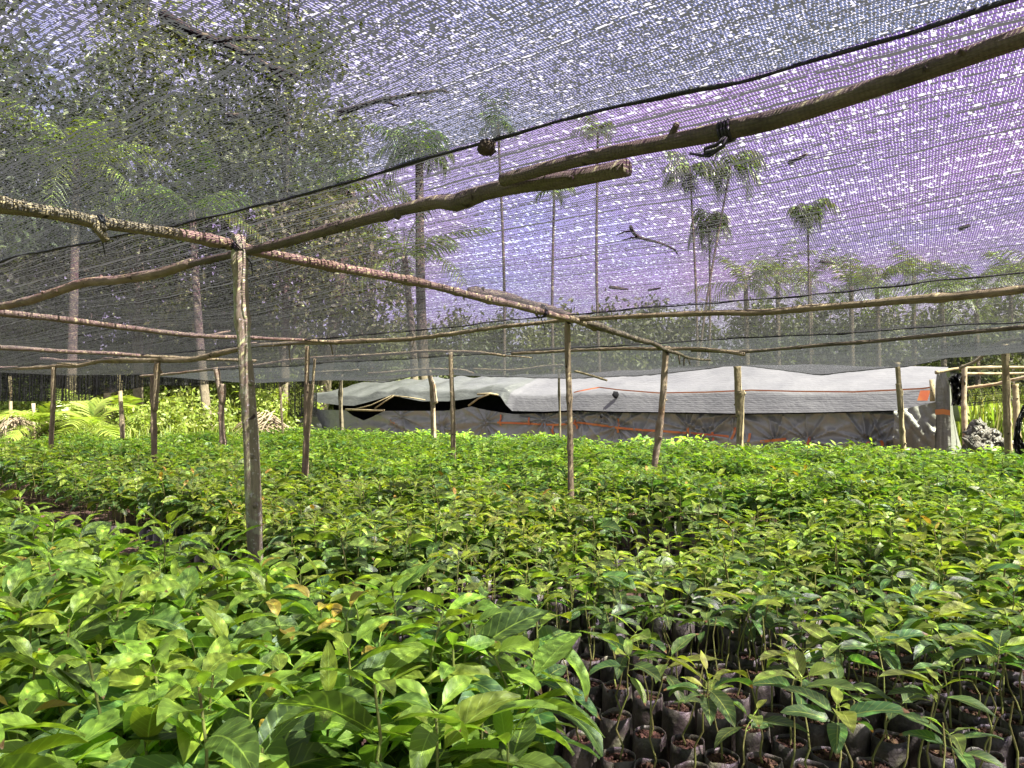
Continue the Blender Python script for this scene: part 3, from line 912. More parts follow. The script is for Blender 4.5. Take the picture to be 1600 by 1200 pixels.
    def tape(pix, w, v=SV - 0.22, wall=True):
        pts = []
        for (x0, y0), (x1, y1) in zip(pix, pix[1:]):
            k = max(2, int(abs(x1 - x0) / 5 + abs(y1 - y0) / 5))
            pts += [(x0 + (x1 - x0) * j / k, y0 + (y1 - y0) * j / k) for j in range(k)]
        pts.append(pix[-1])
        rows = [[], []]
        P = []
        for x, y in pts:
            if wall:
                q = atv(x, y, SV); u, z = uof(q), q.z
                topz = atv(x, lerp_tab(WT, x), SV).z
                f = 1 - z / max(topz, 0.1)
                P.append(uv2w(u, SV - wrinkle(u, z) - 0.12 * max(f, 0) - 0.03, z))
            else:
                # on the roof slope between eave and ridge
                lo, hi = 0.0, 0.62
                q = None
                for _ in range(22):
                    g = (lo + hi) / 2 / 0.62
                    a = atv(x, lerp_tab(RL, x), SV - 0.18); b = atv(x, lerp_tab(RT, x), SV + 1.7)
                    z = a.z + (b.z - a.z) * g - 0.05 * math.sin(PI * g) * (1 - 0.5 * math.sin(uof(a) * 1.7))
                    vv = SV - 0.18 + 1.88 * (g * 0.22 if g < 0.45 else 0.099 + (g - 0.45) / 0.55 * 0.901)
                    p = uv2w(uof(a), vv, z)
                    d = p - CAMP; dd = Vector((0, math.cos(PITCH), math.sin(PITCH))); uu = Vector((0, -math.sin(PITCH), math.cos(PITCH)))
                    yy = 600 - F_PX * d.dot(uu) / d.dot(dd)
                    if yy > y: lo = (lo + hi) / 2
                    else: hi = (lo + hi) / 2
                    q = p
                P.append(q + Vector((0, 0, 0.05)) - N * 0.04)
        for i, p in enumerate(P):
            d = (P[min(i + 1, len(P) - 1)] - P[max(i - 1, 0)]).normalized()
            s = d.cross(N).normalized()
            j = 0.15 * mnoise.noise(p * 4)
            rows[0].append(p + s * w * (1 + j) - org); rows[1].append(p - s * w * (1 - j) - org)
        mb = MB(); mb.grid(rows); mb.build('orange_tape', M['tape'], root)
    tape([(892, 616), (925, 608), (960, 612), (1025, 617), (1100, 616), (1170, 613), (1240, 615), (1330, 616), (1400, 613), (1440, 611), (1455, 609)], 0.015, wall=False)
    tape([(780, 660), (830, 662), (868, 664), (890, 662), (903, 660), (940, 665), (980, 670), (1040, 674), (1080, 677), (1140, 682)], 0.027)
    for p in ([(898, 656), (902, 670)], [(965, 654), (966, 676)], [(1074, 668), (1075, 684)], [(1114, 675), (1116, 690)], [(1147, 668), (1145, 686)], [(1171, 677), (1172, 690)], [(1264, 682), (1265, 694)], [(1357, 690), (1358, 697)], [(1378, 688), (1379, 697)], [(783, 648), (784, 665)], [(827, 652), (828, 664)], [(865, 662), (866, 678)], [(1190, 690), (1228, 686)], [(610, 656), (622, 664)]):
        tape(p, 0.030)
    tape([(1415, 690), (1430, 680), (1440, 688), (1428, 700)], 0.06)
    tape([(1432, 690), (1458, 683)], 0.055)
    mb = MB()
    o = uv2w(0, 0.62, 0)
    P = [atv(1462, 644, 16.2) - org, atv(1474, 643, 16.2) - org, atv(1485, 645, 16.2) - org]
    mb.grid([[p + Vector((0, 0, 0.05)) - N * .06 for p in P], [p - Vector((0, 0, 0.05)) - N * .06 for p in P]])
    mb.build('orange_tape', M['tape'], root)
    P = [atv(1446, 610, 16.45) - org, atv(1441, 626, 16.4) - org]
    mb = MB(); mb.grid([[p - T * .09 for p in P], [p + T * .09 for p in P]]); mb.build('orange_tape', M['tape'], root)
    for pts, r in (([(586, 638), (600, 628), (616, 618)], 0.025), ([(548, 641), (580, 633), (612, 618)], 0.018), ([(732, 634), (748, 622), (766, 615)], 0.028), ([(612, 618), (640, 621), (664, 625)], 0.02), ([(540, 640), (580, 641), (600, 641)], 0.035), ([(746, 616), (766, 615), (778, 617)], 0.03), ([(1456, 593), (1457, 610), (1457, 627)], 0.045)):
        mb = MB(); mb.tube([atv(x, y, SV - 0.27 if x < 1400 else 16.0) - org for x, y in pts], r, 7, 0.2)
        mb.build('support_stick', M['bark_pale'] if x < 1400 else M['bark'], root)
    for x, y, r in ((962, 617, .09), (1115, 638, .03), (941, 638, .04), (940, 650, .05)):
        p = atv(x, y, SV - 0.30 if y > 640 else SV - 0.10)
        mb = MB(); mb.blob(p - org, (r, .03, r * 1.0), x, 10, 0.5); mb.build('black_patch', M['inside'], root)


shelter()

# black plastic hung at the corner, the draped edge, the heap of bags, the far net
def hung(name, pix, y, mat, label, cat, amp, thick_y=0.5):
    L, R = pix
    rows = []
    for i in range(25):
        f = i / 24
        ax, ay = np.interp(f, np.linspace(0, 1, len(L)), [p[0] for p in L]), np.interp(f, np.linspace(0, 1, len(L)), [p[1] for p in L])
        bx, by = np.interp(f, np.linspace(0, 1, len(R)), [p[0] for p in R]), np.interp(f, np.linspace(0, 1, len(R)), [p[1] for p in R])
        r = []
        for k in range(19):
            g = k / 18
            yy = y + amp * (mnoise.noise(Vector((k * .45, i * .3, y))) + .5 * mnoise.noise(Vector((k * 1.1, i * .7, y + 3))))
            r.append(aty(ax + (bx - ax) * g, ay + (by - ay) * g, yy))
        rows.append(r)
    mb = MB(); mb.grid(rows); o = mb.build(name, mat)
    tag(o, label, cat)
    return o


hung('plastic_sheet', ([(1480, 590), (1486, 605), (1488, 620), (1486, 634)], [(1508, 580), (1510, 600), (1514, 618), (1504, 634)]), 13.6, M['black'], 'crumpled black plastic hung on the rail by the shelter corner', 'plastic sheet', 0.45)
hung('plastic_sheet', ([(1597, 634), (1587, 660), (1583, 685), (1586, 716)], [(1640, 600), (1598, 655), (1594, 680), (1606, 704)]), 10.2, M['black'], 'black plastic edge hanging in a fold past the red post', 'plastic sheet', 0.12)
hung('plastic_sheet', ([(1592, 522), (1596, 535), (1606, 550)], [(1640, 510), (1640, 530), (1640, 552)]), 10.4, M['black'], 'dark plastic bundle tied at the bent branch', 'plastic sheet', 0.2)


def side_net():
    a = lambda f: aty(1470 + f * 260, 500, 15.0 - f * 1.2)
    rows, UV, V = [], [], []
    n, m = 40, 24
    for i in range(m + 1):
        for k in range(n + 1):
            f, g = k / n, i / m
            x = 1470 + f * 260
            y = 535 + g * (632 - 535) + 3 * math.sin(f * 12) * g
            p = aty(x, y, 17.6 - f * 1.5 + 0.15 * mnoise.noise(Vector((k * .2, i * .5, 0))))
            V.append(tuple(p)); UV.append((f * 4.0, g * 1.5))
    F = np.array([(i * (n + 1) + k, i * (n + 1) + k + 1, (i + 1) * (n + 1) + k + 1, (i + 1) * (n + 1) + k) for i in range(m) for k in range(n)])
    o = link('net_curtain', mesh_np('net_curtain', V, F, M['net_c'], uv=UV))
    tag(o, 'striped net screen hanging before the tall grass behind the bag heap', 'net curtain')


side_net()
k = 0
BAGPX = [(1520, 700, 0), (1532, 704, 0), (1545, 707, 0), (1558, 706, 0), (1566, 700, 0), (1525, 690, 1), (1538, 692, 1), (1550, 694, 1), (1562, 693, 1), (1532, 681, 2), (1544, 683, 2), (1556, 685, 2), (1540, 674, 3), (1550, 676, 3)]
BW = ['bottom', 'second', 'third', 'top']
BP = {0: ['first', 'second', 'third', 'fourth', 'fifth'], 1: ['first', 'second', 'third', 'fourth'], 2: ['first', 'second', 'third'], 3: ['first', 'last']}
cnt = {}
for x, y, lv in BAGPX:
    i = cnt.get(lv, 0); cnt[lv] = i + 1
    mb = MB()
    mb.blob((0, 0, 0), (0.14 + .03 * random.random(), 0.13, 0.11), x * .37, 16, 1.3)
    mb.blob((0.06, -0.06, 0.06), (0.06, 0.05, 0.07), x * .9, 8, 0.8)
    o = mb.build('filled_bag', M['bag_pale'] if 'bag_pale' in M else M['bag'])
    p = aty(x, y, 12.2)
    o.location = (p.x, p.y + 0.05 * lv + 0.1 * (i % 2), max(0.10, p.z)); o.rotation_euler = (random.random(), random.random(), random.random() * 6)
    tag(o, 'grey crumpled filled bag in the heap, %s layer, %s from the shelter side' % (BW[lv], BP[lv][i]), 'bag', 'heap of filled planting bags')

# ------------------------------------------------------------------ seedlings
def leaf_geo(rng, L, W, az, el, droop, fold, na, nc, roll=0.0, wave=0.0, pet=0.02):
    """one leaf as a grid; starts at the origin, goes out along azimuth az"""
    ts = np.linspace(0, 1, na)
    ang = el - droop * ts ** 1.3
    ds = np.concatenate([[0], np.full(na - 1, L / (na - 1))])
    r = np.cumsum(np.cos(ang) * ds); z = np.cumsum(np.sin(ang) * ds)
    r = r + pet * math.cos(el); z = z + pet * math.sin(el)
    w = W * 0.5 * np.sin(PI * np.clip(ts, 0, 1) ** 0.85) ** 0.8 * (1 - 0.15 * ts)
    w[0] = W * 0.03; w[-1] = W * 0.01
    ac = np.linspace(-1, 1, nc)
    nx, nz = -np.sin(ang), np.cos(ang)
    ph = rng.random() * 6
    across = w[:, None] * ac[None, :]
    lift = fold * w[:, None] * np.abs(ac)[None, :] ** 1.3 + wave * W * np.sin(ts[:, None] * 9 + ph + 2 * np.sign(ac)[None, :]) * np.abs(ac)[None, :]
    lift = lift + across * math.sin(roll)
    X = r[:, None] + nx[:, None] * lift
    Z = z[:, None] + nz[:, None] * lift
    Y = across * math.cos(roll)
    c, s = math.cos(az), math.sin(az)
    V = np.stack([X * c - Y * s, X * s + Y * c, Z], -1).reshape(-1, 3)
    idx = np.arange(na * nc).reshape(na, nc)
    F = np.stack([idx[:-1, :-1], idx[:-1, 1:], idx[1:, 1:], idx[1:, :-1]], -1).reshape(-1, 4)
    UV = np.stack(np.broadcast_arrays(ts[:, None], (ac[None, :] + 1) / 2), -1).reshape(-1, 2)
    return V, F, UV


class Acc:
    def __init__(s): s.V, s.F, s.UV, s.T, s.M, s.n = [], [], [], [], [], 0

    def add(s, V, F, UV=None, tint=(0, .5, 0, 1), mi=0):
        s.V.append(V); s.F.append(F + s.n); s.n += len(V)
        s.UV.append(UV if UV is not None else np.zeros((len(V), 2)))
        s.T.append(np.tile(np.array(tint, dtype=np.float32), (len(V), 1)) if not isinstance(tint, np.ndarray) else tint)
        s.M.append(np.full(len(F), mi))

    def arr(s): return np.concatenate(s.V), np.concatenate(s.F), np.concatenate(s.UV), np.concatenate(s.T), np.concatenate(s.M)

    def mesh(s, name, mats):
        V, F, UV, Tn, Mi = s.arr()
        return mesh_np(name, V, F, mats, Mi, UV, Tn)


def tube_np(pts, rad, sides):
    pts = np.asarray(pts, float); n = len(pts)
    a = np.linspace(0, 2 * PI, sides, endpoint=False)
    ring = np.stack([np.cos(a), np.sin(a), np.zeros(sides)], -1)
    V = (pts[:, None, :] + ring[None] * np.asarray(rad)[:, None, None]).reshape(-1, 3)
    idx = np.arange(n * sides).reshape(n, sides); nx = np.roll(idx, -1, 1)
    F = np.stack([idx[:-1], nx[:-1], nx[1:], idx[1:]], -1).reshape(-1, 4)
    return V, F


BAG_H, BAG_R = 0.225, 0.058


def make_bag(rng, seg=18, rings=9):
    n = rings + 4
    V = []
    for i in range(n):
        if i < rings: z, r = BAG_H * i / (rings - 1), BAG_R
        elif i == rings: z, r = BAG_H, BAG_R - 0.003
        else: z, r = BAG_H - 0.012 * (i - rings), BAG_R - 0.004
        for k in range(seg):
            a = 2 * PI * k / seg
            q = Vector((math.cos(a) * 1.4, math.sin(a) * 1.4, z * 14))
            rr = r * (1 + 0.04 * mnoise.noise(q + Vector((rng.random() * 0.02 + V_SEED[0], 0, 0))))
            zz = z + (0.018 * mnoise.noise(Vector((math.cos(a) * 1.2, math.sin(a) * 1.2, V_SEED[0]))) * 0.5 if z > BAG_H * 0.8 else 0)
            rr *= 1 - 0.09 * max(0, (z - BAG_H * .72) / (BAG_H * .28))
            if i == 0: rr *= 0.92
            V.append((rr * math.cos(a), rr * math.sin(a), zz))
    idx = np.arange(n * seg).reshape(n, seg); nx = np.roll(idx, -1, 1)
    F = np.stack([idx[:-1], nx[:-1], nx[1:], idx[1:]], -1).reshape(-1, 4)
    return np.array(V), F


V_SEED = [0.0]


def make_soil(rng):
    mb = MB()
    rows = []
    for i in range(6):
        r = (BAG_R * .93 - 0.0035) * i / 5
        rows.append([(r * math.cos(a), r * math.sin(a), BAG_H - 0.016 + 0.005 * rng.standard_normal() * (i < 5)) for a in np.linspace(0, 2 * PI, 15)])
    mb.grid(rows)
    for _ in range(16):
        a, r = rng.random() * 6.3, BAG_R * 0.85 * math.sqrt(rng.random())
        mb.blob((r * math.cos(a), r * math.sin(a), BAG_H - 0.012), 0.003 + 0.004 * rng.random(), rng.random() * 9, 6, 0.5)
    return mesh_np('soil', np.array([tuple(p) for p in mb.v]), mb.f, M['soil'])


def stem_pts(rng, top, lean):
    az = rng.random() * 6.3
    t = np.linspace(0, 1, 7)
    z0 = BAG_H - 0.03
    wob = 0.006 * rng.standard_normal((7, 2)) * (t[:, None] > 0)
    x = lean * np.cos(az) * t ** 1.5 + wob[:, 0]; y = lean * np.sin(az) * t ** 1.5 + wob[:, 1]
    return np.stack([x, y, z0 + (top - z0) * t], -1)


def foliage(rng, P, top, nl, LL, span, na, nc, na2=None, red=0.0, young=1.0, side=0.0, flat=0.0):
    """old: mature leaves; new: the young leaves at the tip"""
    old, new = Acc(), Acc()
    az = rng.random() * 6.3
    zs = P[:, 2]
    for i in range(nl):
        f = i / max(1, nl - 1)                       # 0 lowest, 1 tip
        z = top - span * (1 - f) ** 1.15
        x, y = np.interp(z, zs, P[:, 0]), np.interp(z, zs, P[:, 1])
        az += 2.4 + 0.5 * rng.standard_normal()
        el = math.radians(-14 + 50 * f ** 1.7 + 14 * rng.standard_normal())
        droop = math.radians(62 - 20 * f + 20 * rng.standard_normal())
        el = el * (1 - flat) + flat * math.radians(4 + 26 * f + 10 * rng.standard_normal())
        droop *= 1 - 0.30 * flat
        size = LL * (0.72 + 0.42 * math.sin(PI * min(1, 0.15 + 0.72 * f)) + 0.12 * rng.standard_normal())
        if f > 0.82: size *= 0.62
        size = max(size, LL * 0.3)
        a = max(0, min(1, (f - 0.42) * 1.5 + 0.20 * rng.standard_normal())) * young + (0.55 if rng.random() < 0.10 else 0)
        V, F, UV = leaf_geo(rng, size, size * ((0.36 if nl > 15 else 0.33) + 0.11 * rng.random()), az, el, droop, 0.22 + 0.25 * rng.random(), na, nc, 0.35 * rng.standard_normal(), 0.05, 0.016 + 0.012 * rng.random())
        V = V + np.array([x, y, z])
        rd = red if f > 0.86 and rng.random() < 0.8 else 0.0
        (new if f > 0.84 else old).add(V, F, UV, (min(1, a), rng.random(), rd * (0.6 + .4 * rng.random()), 1))
        if na > 5:
            pv, pf = tube_np(np.linspace([x, y, z], V[nc // 2], 3), [0.0022, 0.0018, 0.0015], 5)
            (new if f > 0.84 else old).add(pv, pf, None, (min(1, a + .4), .6, 0, 1))
    return old, new


LEAF_M = [M['leaf']]
KINDS = {}


def make_variant(kind, i):
    rng = np.random.default_rng(100 * i + {'big': 1, 'small': 2, 'mid': 3}[kind])
    V_SEED[0] = i * 2.7 + {'big': 0, 'small': 50, 'mid': 90}[kind]
    if kind == 'big': top, nl, LL, span, lean = 0.63 + 0.12 * rng.random(), 17 + int(5 * rng.random()), 0.145 + .03 * rng.random(), 0.30, 0.05
    elif kind == 'mid': top, nl, LL, span, lean = 0.52 + 0.09 * rng.random(), 12 + int(5 * rng.random()), 0.125 + .025 * rng.random(), 0.19, 0.04
    else: top, nl, LL, span, lean = 0.43 + 0.14 * rng.random(), 6 + int(4 * rng.random()), 0.100 + .040 * rng.random(), 0.050, 0.06
    P = stem_pts(rng, top, lean * (0.4 + rng.random()))
    red = 1.0 if i == 12 else 0.0
    young = [1.0, .8, 1.15, 1.2, .5, .9, 1.1, .65, 1.0][i % 9]
    old, new = foliage(rng, P, top, nl, LL, span, 8, 5, red=red, young=young, flat={'big': 0.10, 'mid': 0.7, 'small': 1.0}[kind])
    r = 0.0042 if kind == 'big' else 0.0032
    sv, sf = tube_np(P, np.linspace(r * 1.15, r * 0.6, 7), 7)
    bv, bf = make_bag(rng)
    return {
        'foliage': old.mesh('foliage', LEAF_M), 'new_shoot': new.mesh('new_shoot', LEAF_M),
        'stem': mesh_np('stem', sv, sf, M['stem']), 'grow_bag': mesh_np('grow_bag', bv, bf, M['bag']), 'soil': make_soil(rng),
        'tip': 'orange tinted' if red else ('lime' if young >= 1.0 else 'deep green' if young <= .65 else 'mid green'),
        'nl': nl, 'top': top, 'LL': LL}


for kd, nv in (('big', 18), ('mid', 12), ('small', 18)):
    KINDS[kd] = [make_variant(kd, i) for i in range(nv)]

# beds: A big-leaved front left; B behind it (its near corner holds the small seedlings); C, D, E further off
B_FRONT = [(-20, 3.9), (-9.4, 3.45), (-6.0, 3.0), (-3.8, 2.70), (-2.6, 2.35), (-1.3, 1.95), (4, 1.9)]


def bed_of(u, v):
    if v <= 1.62: return 'A' if u < -0.98 + 0.10 * math.sin(v * 7) else None
    if v < lerp_tab(B_FRONT, u): return None
    for lo, hi, nm in ((0, 4.8, 'B'), (5.75, 7.85, 'C'), (8.85, 10.6, 'D'), (11.5, 13.9, 'E')):
        if lo <= v <= hi: return nm
    return None


def small_f(u, v, b):
    """1 in the near corner of bed B where the seedlings are small, 0 elsewhere"""
    if b != 'B': return 0.0
    return max(0.0, min(1.0, (u + 3.1) / 0.4)) * max(0.0, min(1.0, (4.25 - v) / 0.25))


SP = 0.128


def cells():
    out = []
    r0 = int(-0.3 / (SP * 0.87))
    for r in range(r0, int(15.4 / (SP * 0.87))):
        v = 1.62 - 0.06 + (r - 14) * SP * 0.87
        for c in range(int(-19 / SP), int(6 / SP)):
            u = (c + 0.5 * (r % 2)) * SP
            rr = random.Random(r * 7919 + c)
            uu, vv = u + rr.uniform(-.012, .012), v + rr.uniform(-.012, .012)
            b = bed_of(uu, vv)
            if b is None: continue
            if b == 'B' and small_f(uu, vv, b) > 0.3 and (r % 2 == 1) and vv < 2.85: continue
            p = uv2w(uu, vv)
            if p.y < 0.75: continue
            px = 800 + F_PX * p.x / p.y
            if px < -140 - 120 / p.y or px > 1740 + 120 / p.y: continue
            z_top = 0.8
            py = 638 + (CAM_Z - z_top) * F_PX / p.y
            if py > 1290: continue
            out.append((p.y, px, uu, vv, r, c, b, rr))
    return out


POSTS = [uv2w(uof(atv(396, 800, 1.9)), 1.9), uv2w(uof(atv(890, 640, 5.25)), 5.25), uv2w(uof(atv(1030, 640, 8.3)), 8.3)]
ALL = [x for x in cells() if min((uv2w(x[2], x[3]) - q).length for q in POSTS) > 0.09]
ALL.sort(key=lambda x: x[0])


# the 300 that show largest: bags of the near corner can be seen to the frame's foot, big plants by their crowns
def shows(x):
    y, px, u, v, r, c, b, rr = x
    if b == 'A': top = 0.70
    else: top = 0.46 if small_f(u, v, b) > .5 else 0.56
    lo = 638 + (CAM_Z - top) * F_PX / y
    return -40 < px < 1640 and lo < 1230


NEAR = [x for x in ALL if shows(x)][:300]
near_set = {(x[4], x[5]) for x in NEAR}
ORD1 = ['zeroth', 'first', 'second', 'third', 'fourth', 'fifth', 'sixth', 'seventh', 'eighth', 'ninth', 'tenth', 'eleventh', 'twelfth', 'thirteenth', 'fourteenth', 'fifteenth', 'sixteenth', 'seventeenth', 'eighteenth', 'nineteenth']
TENS = {2: ('twentieth', 'twenty'), 3: ('thirtieth', 'thirty'), 4: ('fortieth', 'forty'), 5: ('fiftieth', 'fifty')}


def ordw(n):
    if n < 20: return ORD1[n]
    a, b = divmod(n, 10)
    return TENS[a][0] if b == 0 else TENS[a][1] + '-' + ORD1[b]


rows_a = sorted({x[4] for x in NEAR if x[6] == 'A'}, reverse=True)
rows_b = sorted({x[4] for x in NEAR if x[6] != 'A'})
col_rank = {}
for x in NEAR:
    col_rank.setdefault(x[4], []).append(x[2])
for k_ in col_rank: col_rank[k_].sort(reverse=True)


def choose_kind(u, v, b, rr):
    if b == 'A': return 'big'
    s = small_f(u, v, b)
    if rr.random() < s: return 'small'
    return 'mid' if rr.random() < 0.85 else 'big'


def place(x, kind, var):
    y, px, u, v, r, c, b, rr = x
    K = KINDS[kind][var]
    p = uv2w(u, v, 0.036)
    root = empty('potted_seedling', p, rr.random() * 6.283)
    bare = kind == 'small' and rr.random() < (0.5 if v < 2.75 else 0.25)
    s = rr.uniform(0.92, 1.1)
    root.scale = (1, 1, s)
    n = col_rank[r].index(u) + 1
    if b == 'A':
        lab = 'big leaved seedling, %s tip, %s row from walkway, %s from bed corner' % (K['tip'], ordw(rows_a.index(r) + 1), ordw(n))
        g = 'big leaved seedlings in the front bed'
    else:
        what = 'small thin stemmed' if kind == 'small' else 'bushy'
        if bare: what = 'leafless bare stemmed'
        lab = '%s seedling%s, %s row of bags, %s from the picture edge' % (what, '' if bare else ', %s tip' % K['tip'], ordw(rows_b.index(r) + 1), ordw(n))
        g = 'seedlings in the near rows of the bagged bed'
    tag(root, lab, 'seedling', g)
    for nm in (('stem',) if bare else ('stem', 'foliage', 'new_shoot')):
        o = bpy.data.objects.new(nm, K[nm]); C.objects.link(o); o.parent = root
    bg = bpy.data.objects.new('grow_bag', K['grow_bag']); C.objects.link(bg); bg.parent = root
    so = bpy.data.objects.new('soil', K['soil']); C.objects.link(so); so.parent = bg
    return root


for x in NEAR:
    kind = choose_kind(x[2], x[3], x[6], x[7])
    place(x, kind, x[7].randrange(len(KINDS[kind])))

# all the seedlings further back as one mass
def far_variant(i, nl, LL, na, nc, top, span, bag):
    rng = np.random.default_rng(900 + i)
    A = Acc()
    P = stem_pts(rng, top, 0.05 * rng.random())
    yg = [0.5, 0.7, 0.95, 0.6, 0.8, 1.1][i % 6]
    old, new = foliage(rng, P, top, nl, LL, span, na, nc, young=yg, flat=0.7, red=0.8 if i == 5 else 0)
    for a in (old, new):
        if a.V:
            V, F, UV, Tn, _ = a.arr(); A.add(V, F, UV, Tn, 0)
    sv, sf = tube_np(P[::3], [0.005, 0.004, 0.003], 4); A.add(sv, sf, None, mi=1)
    if bag:
        bv, bf = make_bag(rng, 10, 4); A.add(bv, bf, None, mi=2)
    return A.arr()


V_SEED[0] = 3.3
MIDV = [far_variant(i, 12 + i % 5, 0.125 + 0.02 * ((i * 7) % 5) / 5, 6, 3, 0.58, 0.21, True) for i in range(14)]
MIDS = [far_variant(40 + i, 8 + i % 4, 0.115, 6, 3, 0.48, 0.11, True) for i in range(8)]
MIDB = [far_variant(60 + i, 16 + i % 5, 0.150, 6, 3, 0.68, 0.30, True) for i in range(8)]
FARV = [far_variant(20 + i, 11 + i % 3, 0.155, 4, 3, 0.58, 0.22, False) for i in range(14)]
acc = Acc()
for x in ALL:
    y, px, u, v, r, c, b, rr = x
    if (r, c) in near_set: continue
    if small_f(u, v, b) > .3 and rr.random() < .2: continue
    if y > 7.0 and rr.random() < 0.30: continue
    if y > 12 and rr.random() < 0.25: continue
    if px < -60 or px > 1660: continue
    kind = choose_kind(u, v, b, rr)
    pool = (MIDB if kind == 'big' and b == 'A' else MIDS if kind == 'small' else MIDV) if y < 7.0 else FARV
    V, F, UV, Tn, Mi = pool[rr.randrange(len(pool))]
    if b != 'A' and mnoise.noise(Vector((u * 1.1 + 4, v * 2.6, 6))) > 0.29: continue
    hgt = 1.0 + 0.26 * mnoise.noise(Vector((u * 0.9, v * 0.9, 2))) + rr.uniform(-.17, .15)
    a = rr.random() * 6.283
    cs, sn = math.cos(a), math.sin(a)
    q = uv2w(u, v, 0.036)
    W = np.stack([V[:, 0] * cs - V[:, 1] * sn + q.x, V[:, 0] * sn + V[:, 1] * cs + q.y, V[:, 2] * hgt + q.z], -1)
    T2 = Tn.copy()
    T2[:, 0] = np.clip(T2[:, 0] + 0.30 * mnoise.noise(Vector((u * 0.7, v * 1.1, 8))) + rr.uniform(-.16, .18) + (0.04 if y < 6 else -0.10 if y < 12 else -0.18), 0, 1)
    acc.V.append(W); acc.F.append(F + acc.n); acc.n += len(W); acc.UV.append(UV); acc.T.append(T2); acc.M.append(Mi)
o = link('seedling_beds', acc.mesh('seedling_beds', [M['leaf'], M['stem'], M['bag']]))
tag(o, 'mass of green seedlings filling the beds back to the shelter', 'seedlings', None, 'stuff')
print('seedlings:', len(NEAR), 'near,', len(ALL), 'cells,', acc.n, 'verts')

# ------------------------------------------------------------------ trees, palms and growth behind
def frond(rng, L, az, el, droop, nleaf, ll, A, age=0.3, na=9, hang=0.6, red=0.0):
    ts = np.linspace(0, 1, na)
    ang = el - droop * ts ** 1.2
    ds = np.concatenate([[0], np.full(na - 1, L / (na - 1))])
    r, z = np.cumsum(np.cos(ang) * ds), np.cumsum(np.sin(ang) * ds)
    c, s = math.cos(az), math.sin(az)
    P = np.stack([r * c, r * s, z], -1)
    rv, rf = tube_np(P, np.linspace(0.012, 0.003, na) * L / 1.5, 4)
    A.add(rv, rf, None, (0.6, .5, red, 1))
    side = np.array([-s, c, 0])
    for i in range(nleaf):
        f = 0.10 + 0.88 * i / nleaf
        p = np.array([np.interp(f, ts, P[:, k]) for k in range(3)])
        aa = np.interp(f, ts, ang)
        fwd = np.array([math.cos(aa) * c, math.cos(aa) * s, math.sin(aa)])
        l = ll * (math.sin(PI * min(.97, 0.12 + 0.83 * f)) ** 0.6) * rng.uniform(.85, 1.15)
        for sg in (-1, 1):
            d = fwd * 0.55 + side * sg * 0.8 + np.array([0, 0, -hang * rng.uniform(.5, 1.2) + .25])
            d /= np.linalg.norm(d)
            tip = p + d * l + np.array([0, 0, -hang * l * 0.35])
            mid = p + d * l * 0.5
            w = fwd * ll * 0.045
            V = np.array([p - w * .6, p + w * .6, mid - w, mid + w, tip - w * .15, tip + w * .15])
            A.add(V, np.array([[0, 1, 3, 2], [2, 3, 5, 4]]), None, (min(1, max(0, age + .2 * rng.standard_normal())), rng.random(), red * rng.random(), 1))


tree_n = [0]


def palm(px, crown_py, y, base_px, label, cat='palm', r=0.07, fl=1.6, nf=13, nleaf=16, ll=0.45, droop=95, hang=0.7, group='slender palms beyond the nets', age=0.3, red=0.05, trunk=True):
    tree_n[0] += 1
    rng = np.random.default_rng(tree_n[0] * 17)
    top = aty(px, crown_py, y)
    base = aty(base_px, 638, y); base.z = -0.1
    root = empty('palm_tree', (base.x, base.y, 0))
    org = Vector((base.x, base.y, 0))
    if trunk:
        mb = MB()
        mid = base.lerp(top, 0.5) + Vector((rng.uniform(-.15, .15), 0, 0))
        P, _ = resample([base, mid, top], 0.35)
        mb.tube([p - org for p in P], [r * (1.15 - 0.35 * i / len(P)) for i in range(len(P))], 8, 0.08, tree_n[0])
        mb.build('trunk', M['trunk'], root)
    A = Acc()
    for i in range(nf):
        f = i / nf
        frond(rng, fl * rng.uniform(.6, 1.25), i * 2.4 + rng.random() * 1.4, math.radians(75 - 80 * f + 16 * rng.standard_normal()), math.radians(droop * rng.uniform(.5, 1.15)), nleaf, ll, A, age=age, hang=hang, red=red if f > .75 else 0)
    cr = link('crown', A.mesh('crown', [M['palm']]), root)
    cr.location = top - org
    tag(root, label, cat, group)
    return root


def crown_mesh(rng, lobes, n, size, age):
    """leaf clumps through the volume of several lobes; lobes: (centre, radii)"""
    cs, ks = [], []
    for c, r in lobes:
        m = max(8, int(n * (r[0] * r[1] * r[2]) ** 0.66))
        d = rng.standard_normal((m, 3)); d /= np.linalg.norm(d, axis=1)[:, None]
        rad = rng.random(m) ** 0.45
        cs.append(np.array(c) + d * rad[:, None] * np.array(r)); ks.append(np.full(m, rng.random()))
    ctr = np.concatenate(cs); kk = np.concatenate(ks)
    # thin out by noise so the sky shows through
    keep = np.array([mnoise.noise(Vector(p) * 1.1) > -0.22 for p in ctr])
    ctr, kk = ctr[keep], kk[keep]
    per = 4
    N_ = len(ctr) * per
    c = np.repeat(ctr, per, 0) + rng.standard_normal((N_, 3)) * size * 0.9
    a = rng.standard_normal((N_, 3)); a[:, 2] -= 0.4; a /= np.linalg.norm(a, axis=1)[:, None]
    b = np.cross(a, rng.standard_normal((N_, 3))); b /= np.linalg.norm(b, axis=1)[:, None]
    L = size * rng.uniform(.6, 1.3, N_)[:, None]; W = L * 0.42
    V = np.stack([c - a * L * .5, c + b * W * .5, c + a * L * .5, c - b * W * .5], 1).reshape(-1, 3)
    F = np.arange(N_ * 4).reshape(-1, 4)
    t = np.zeros((N_, 4), np.float32)
    t[:, 0] = np.clip(age + 0.35 * (np.repeat(kk, per) - .5) + .18 * rng.standard_normal(N_), 0, 1); t[:, 1] = rng.random(N_); t[:, 3] = 1
    return V, F, np.repeat(t, 4, 0)


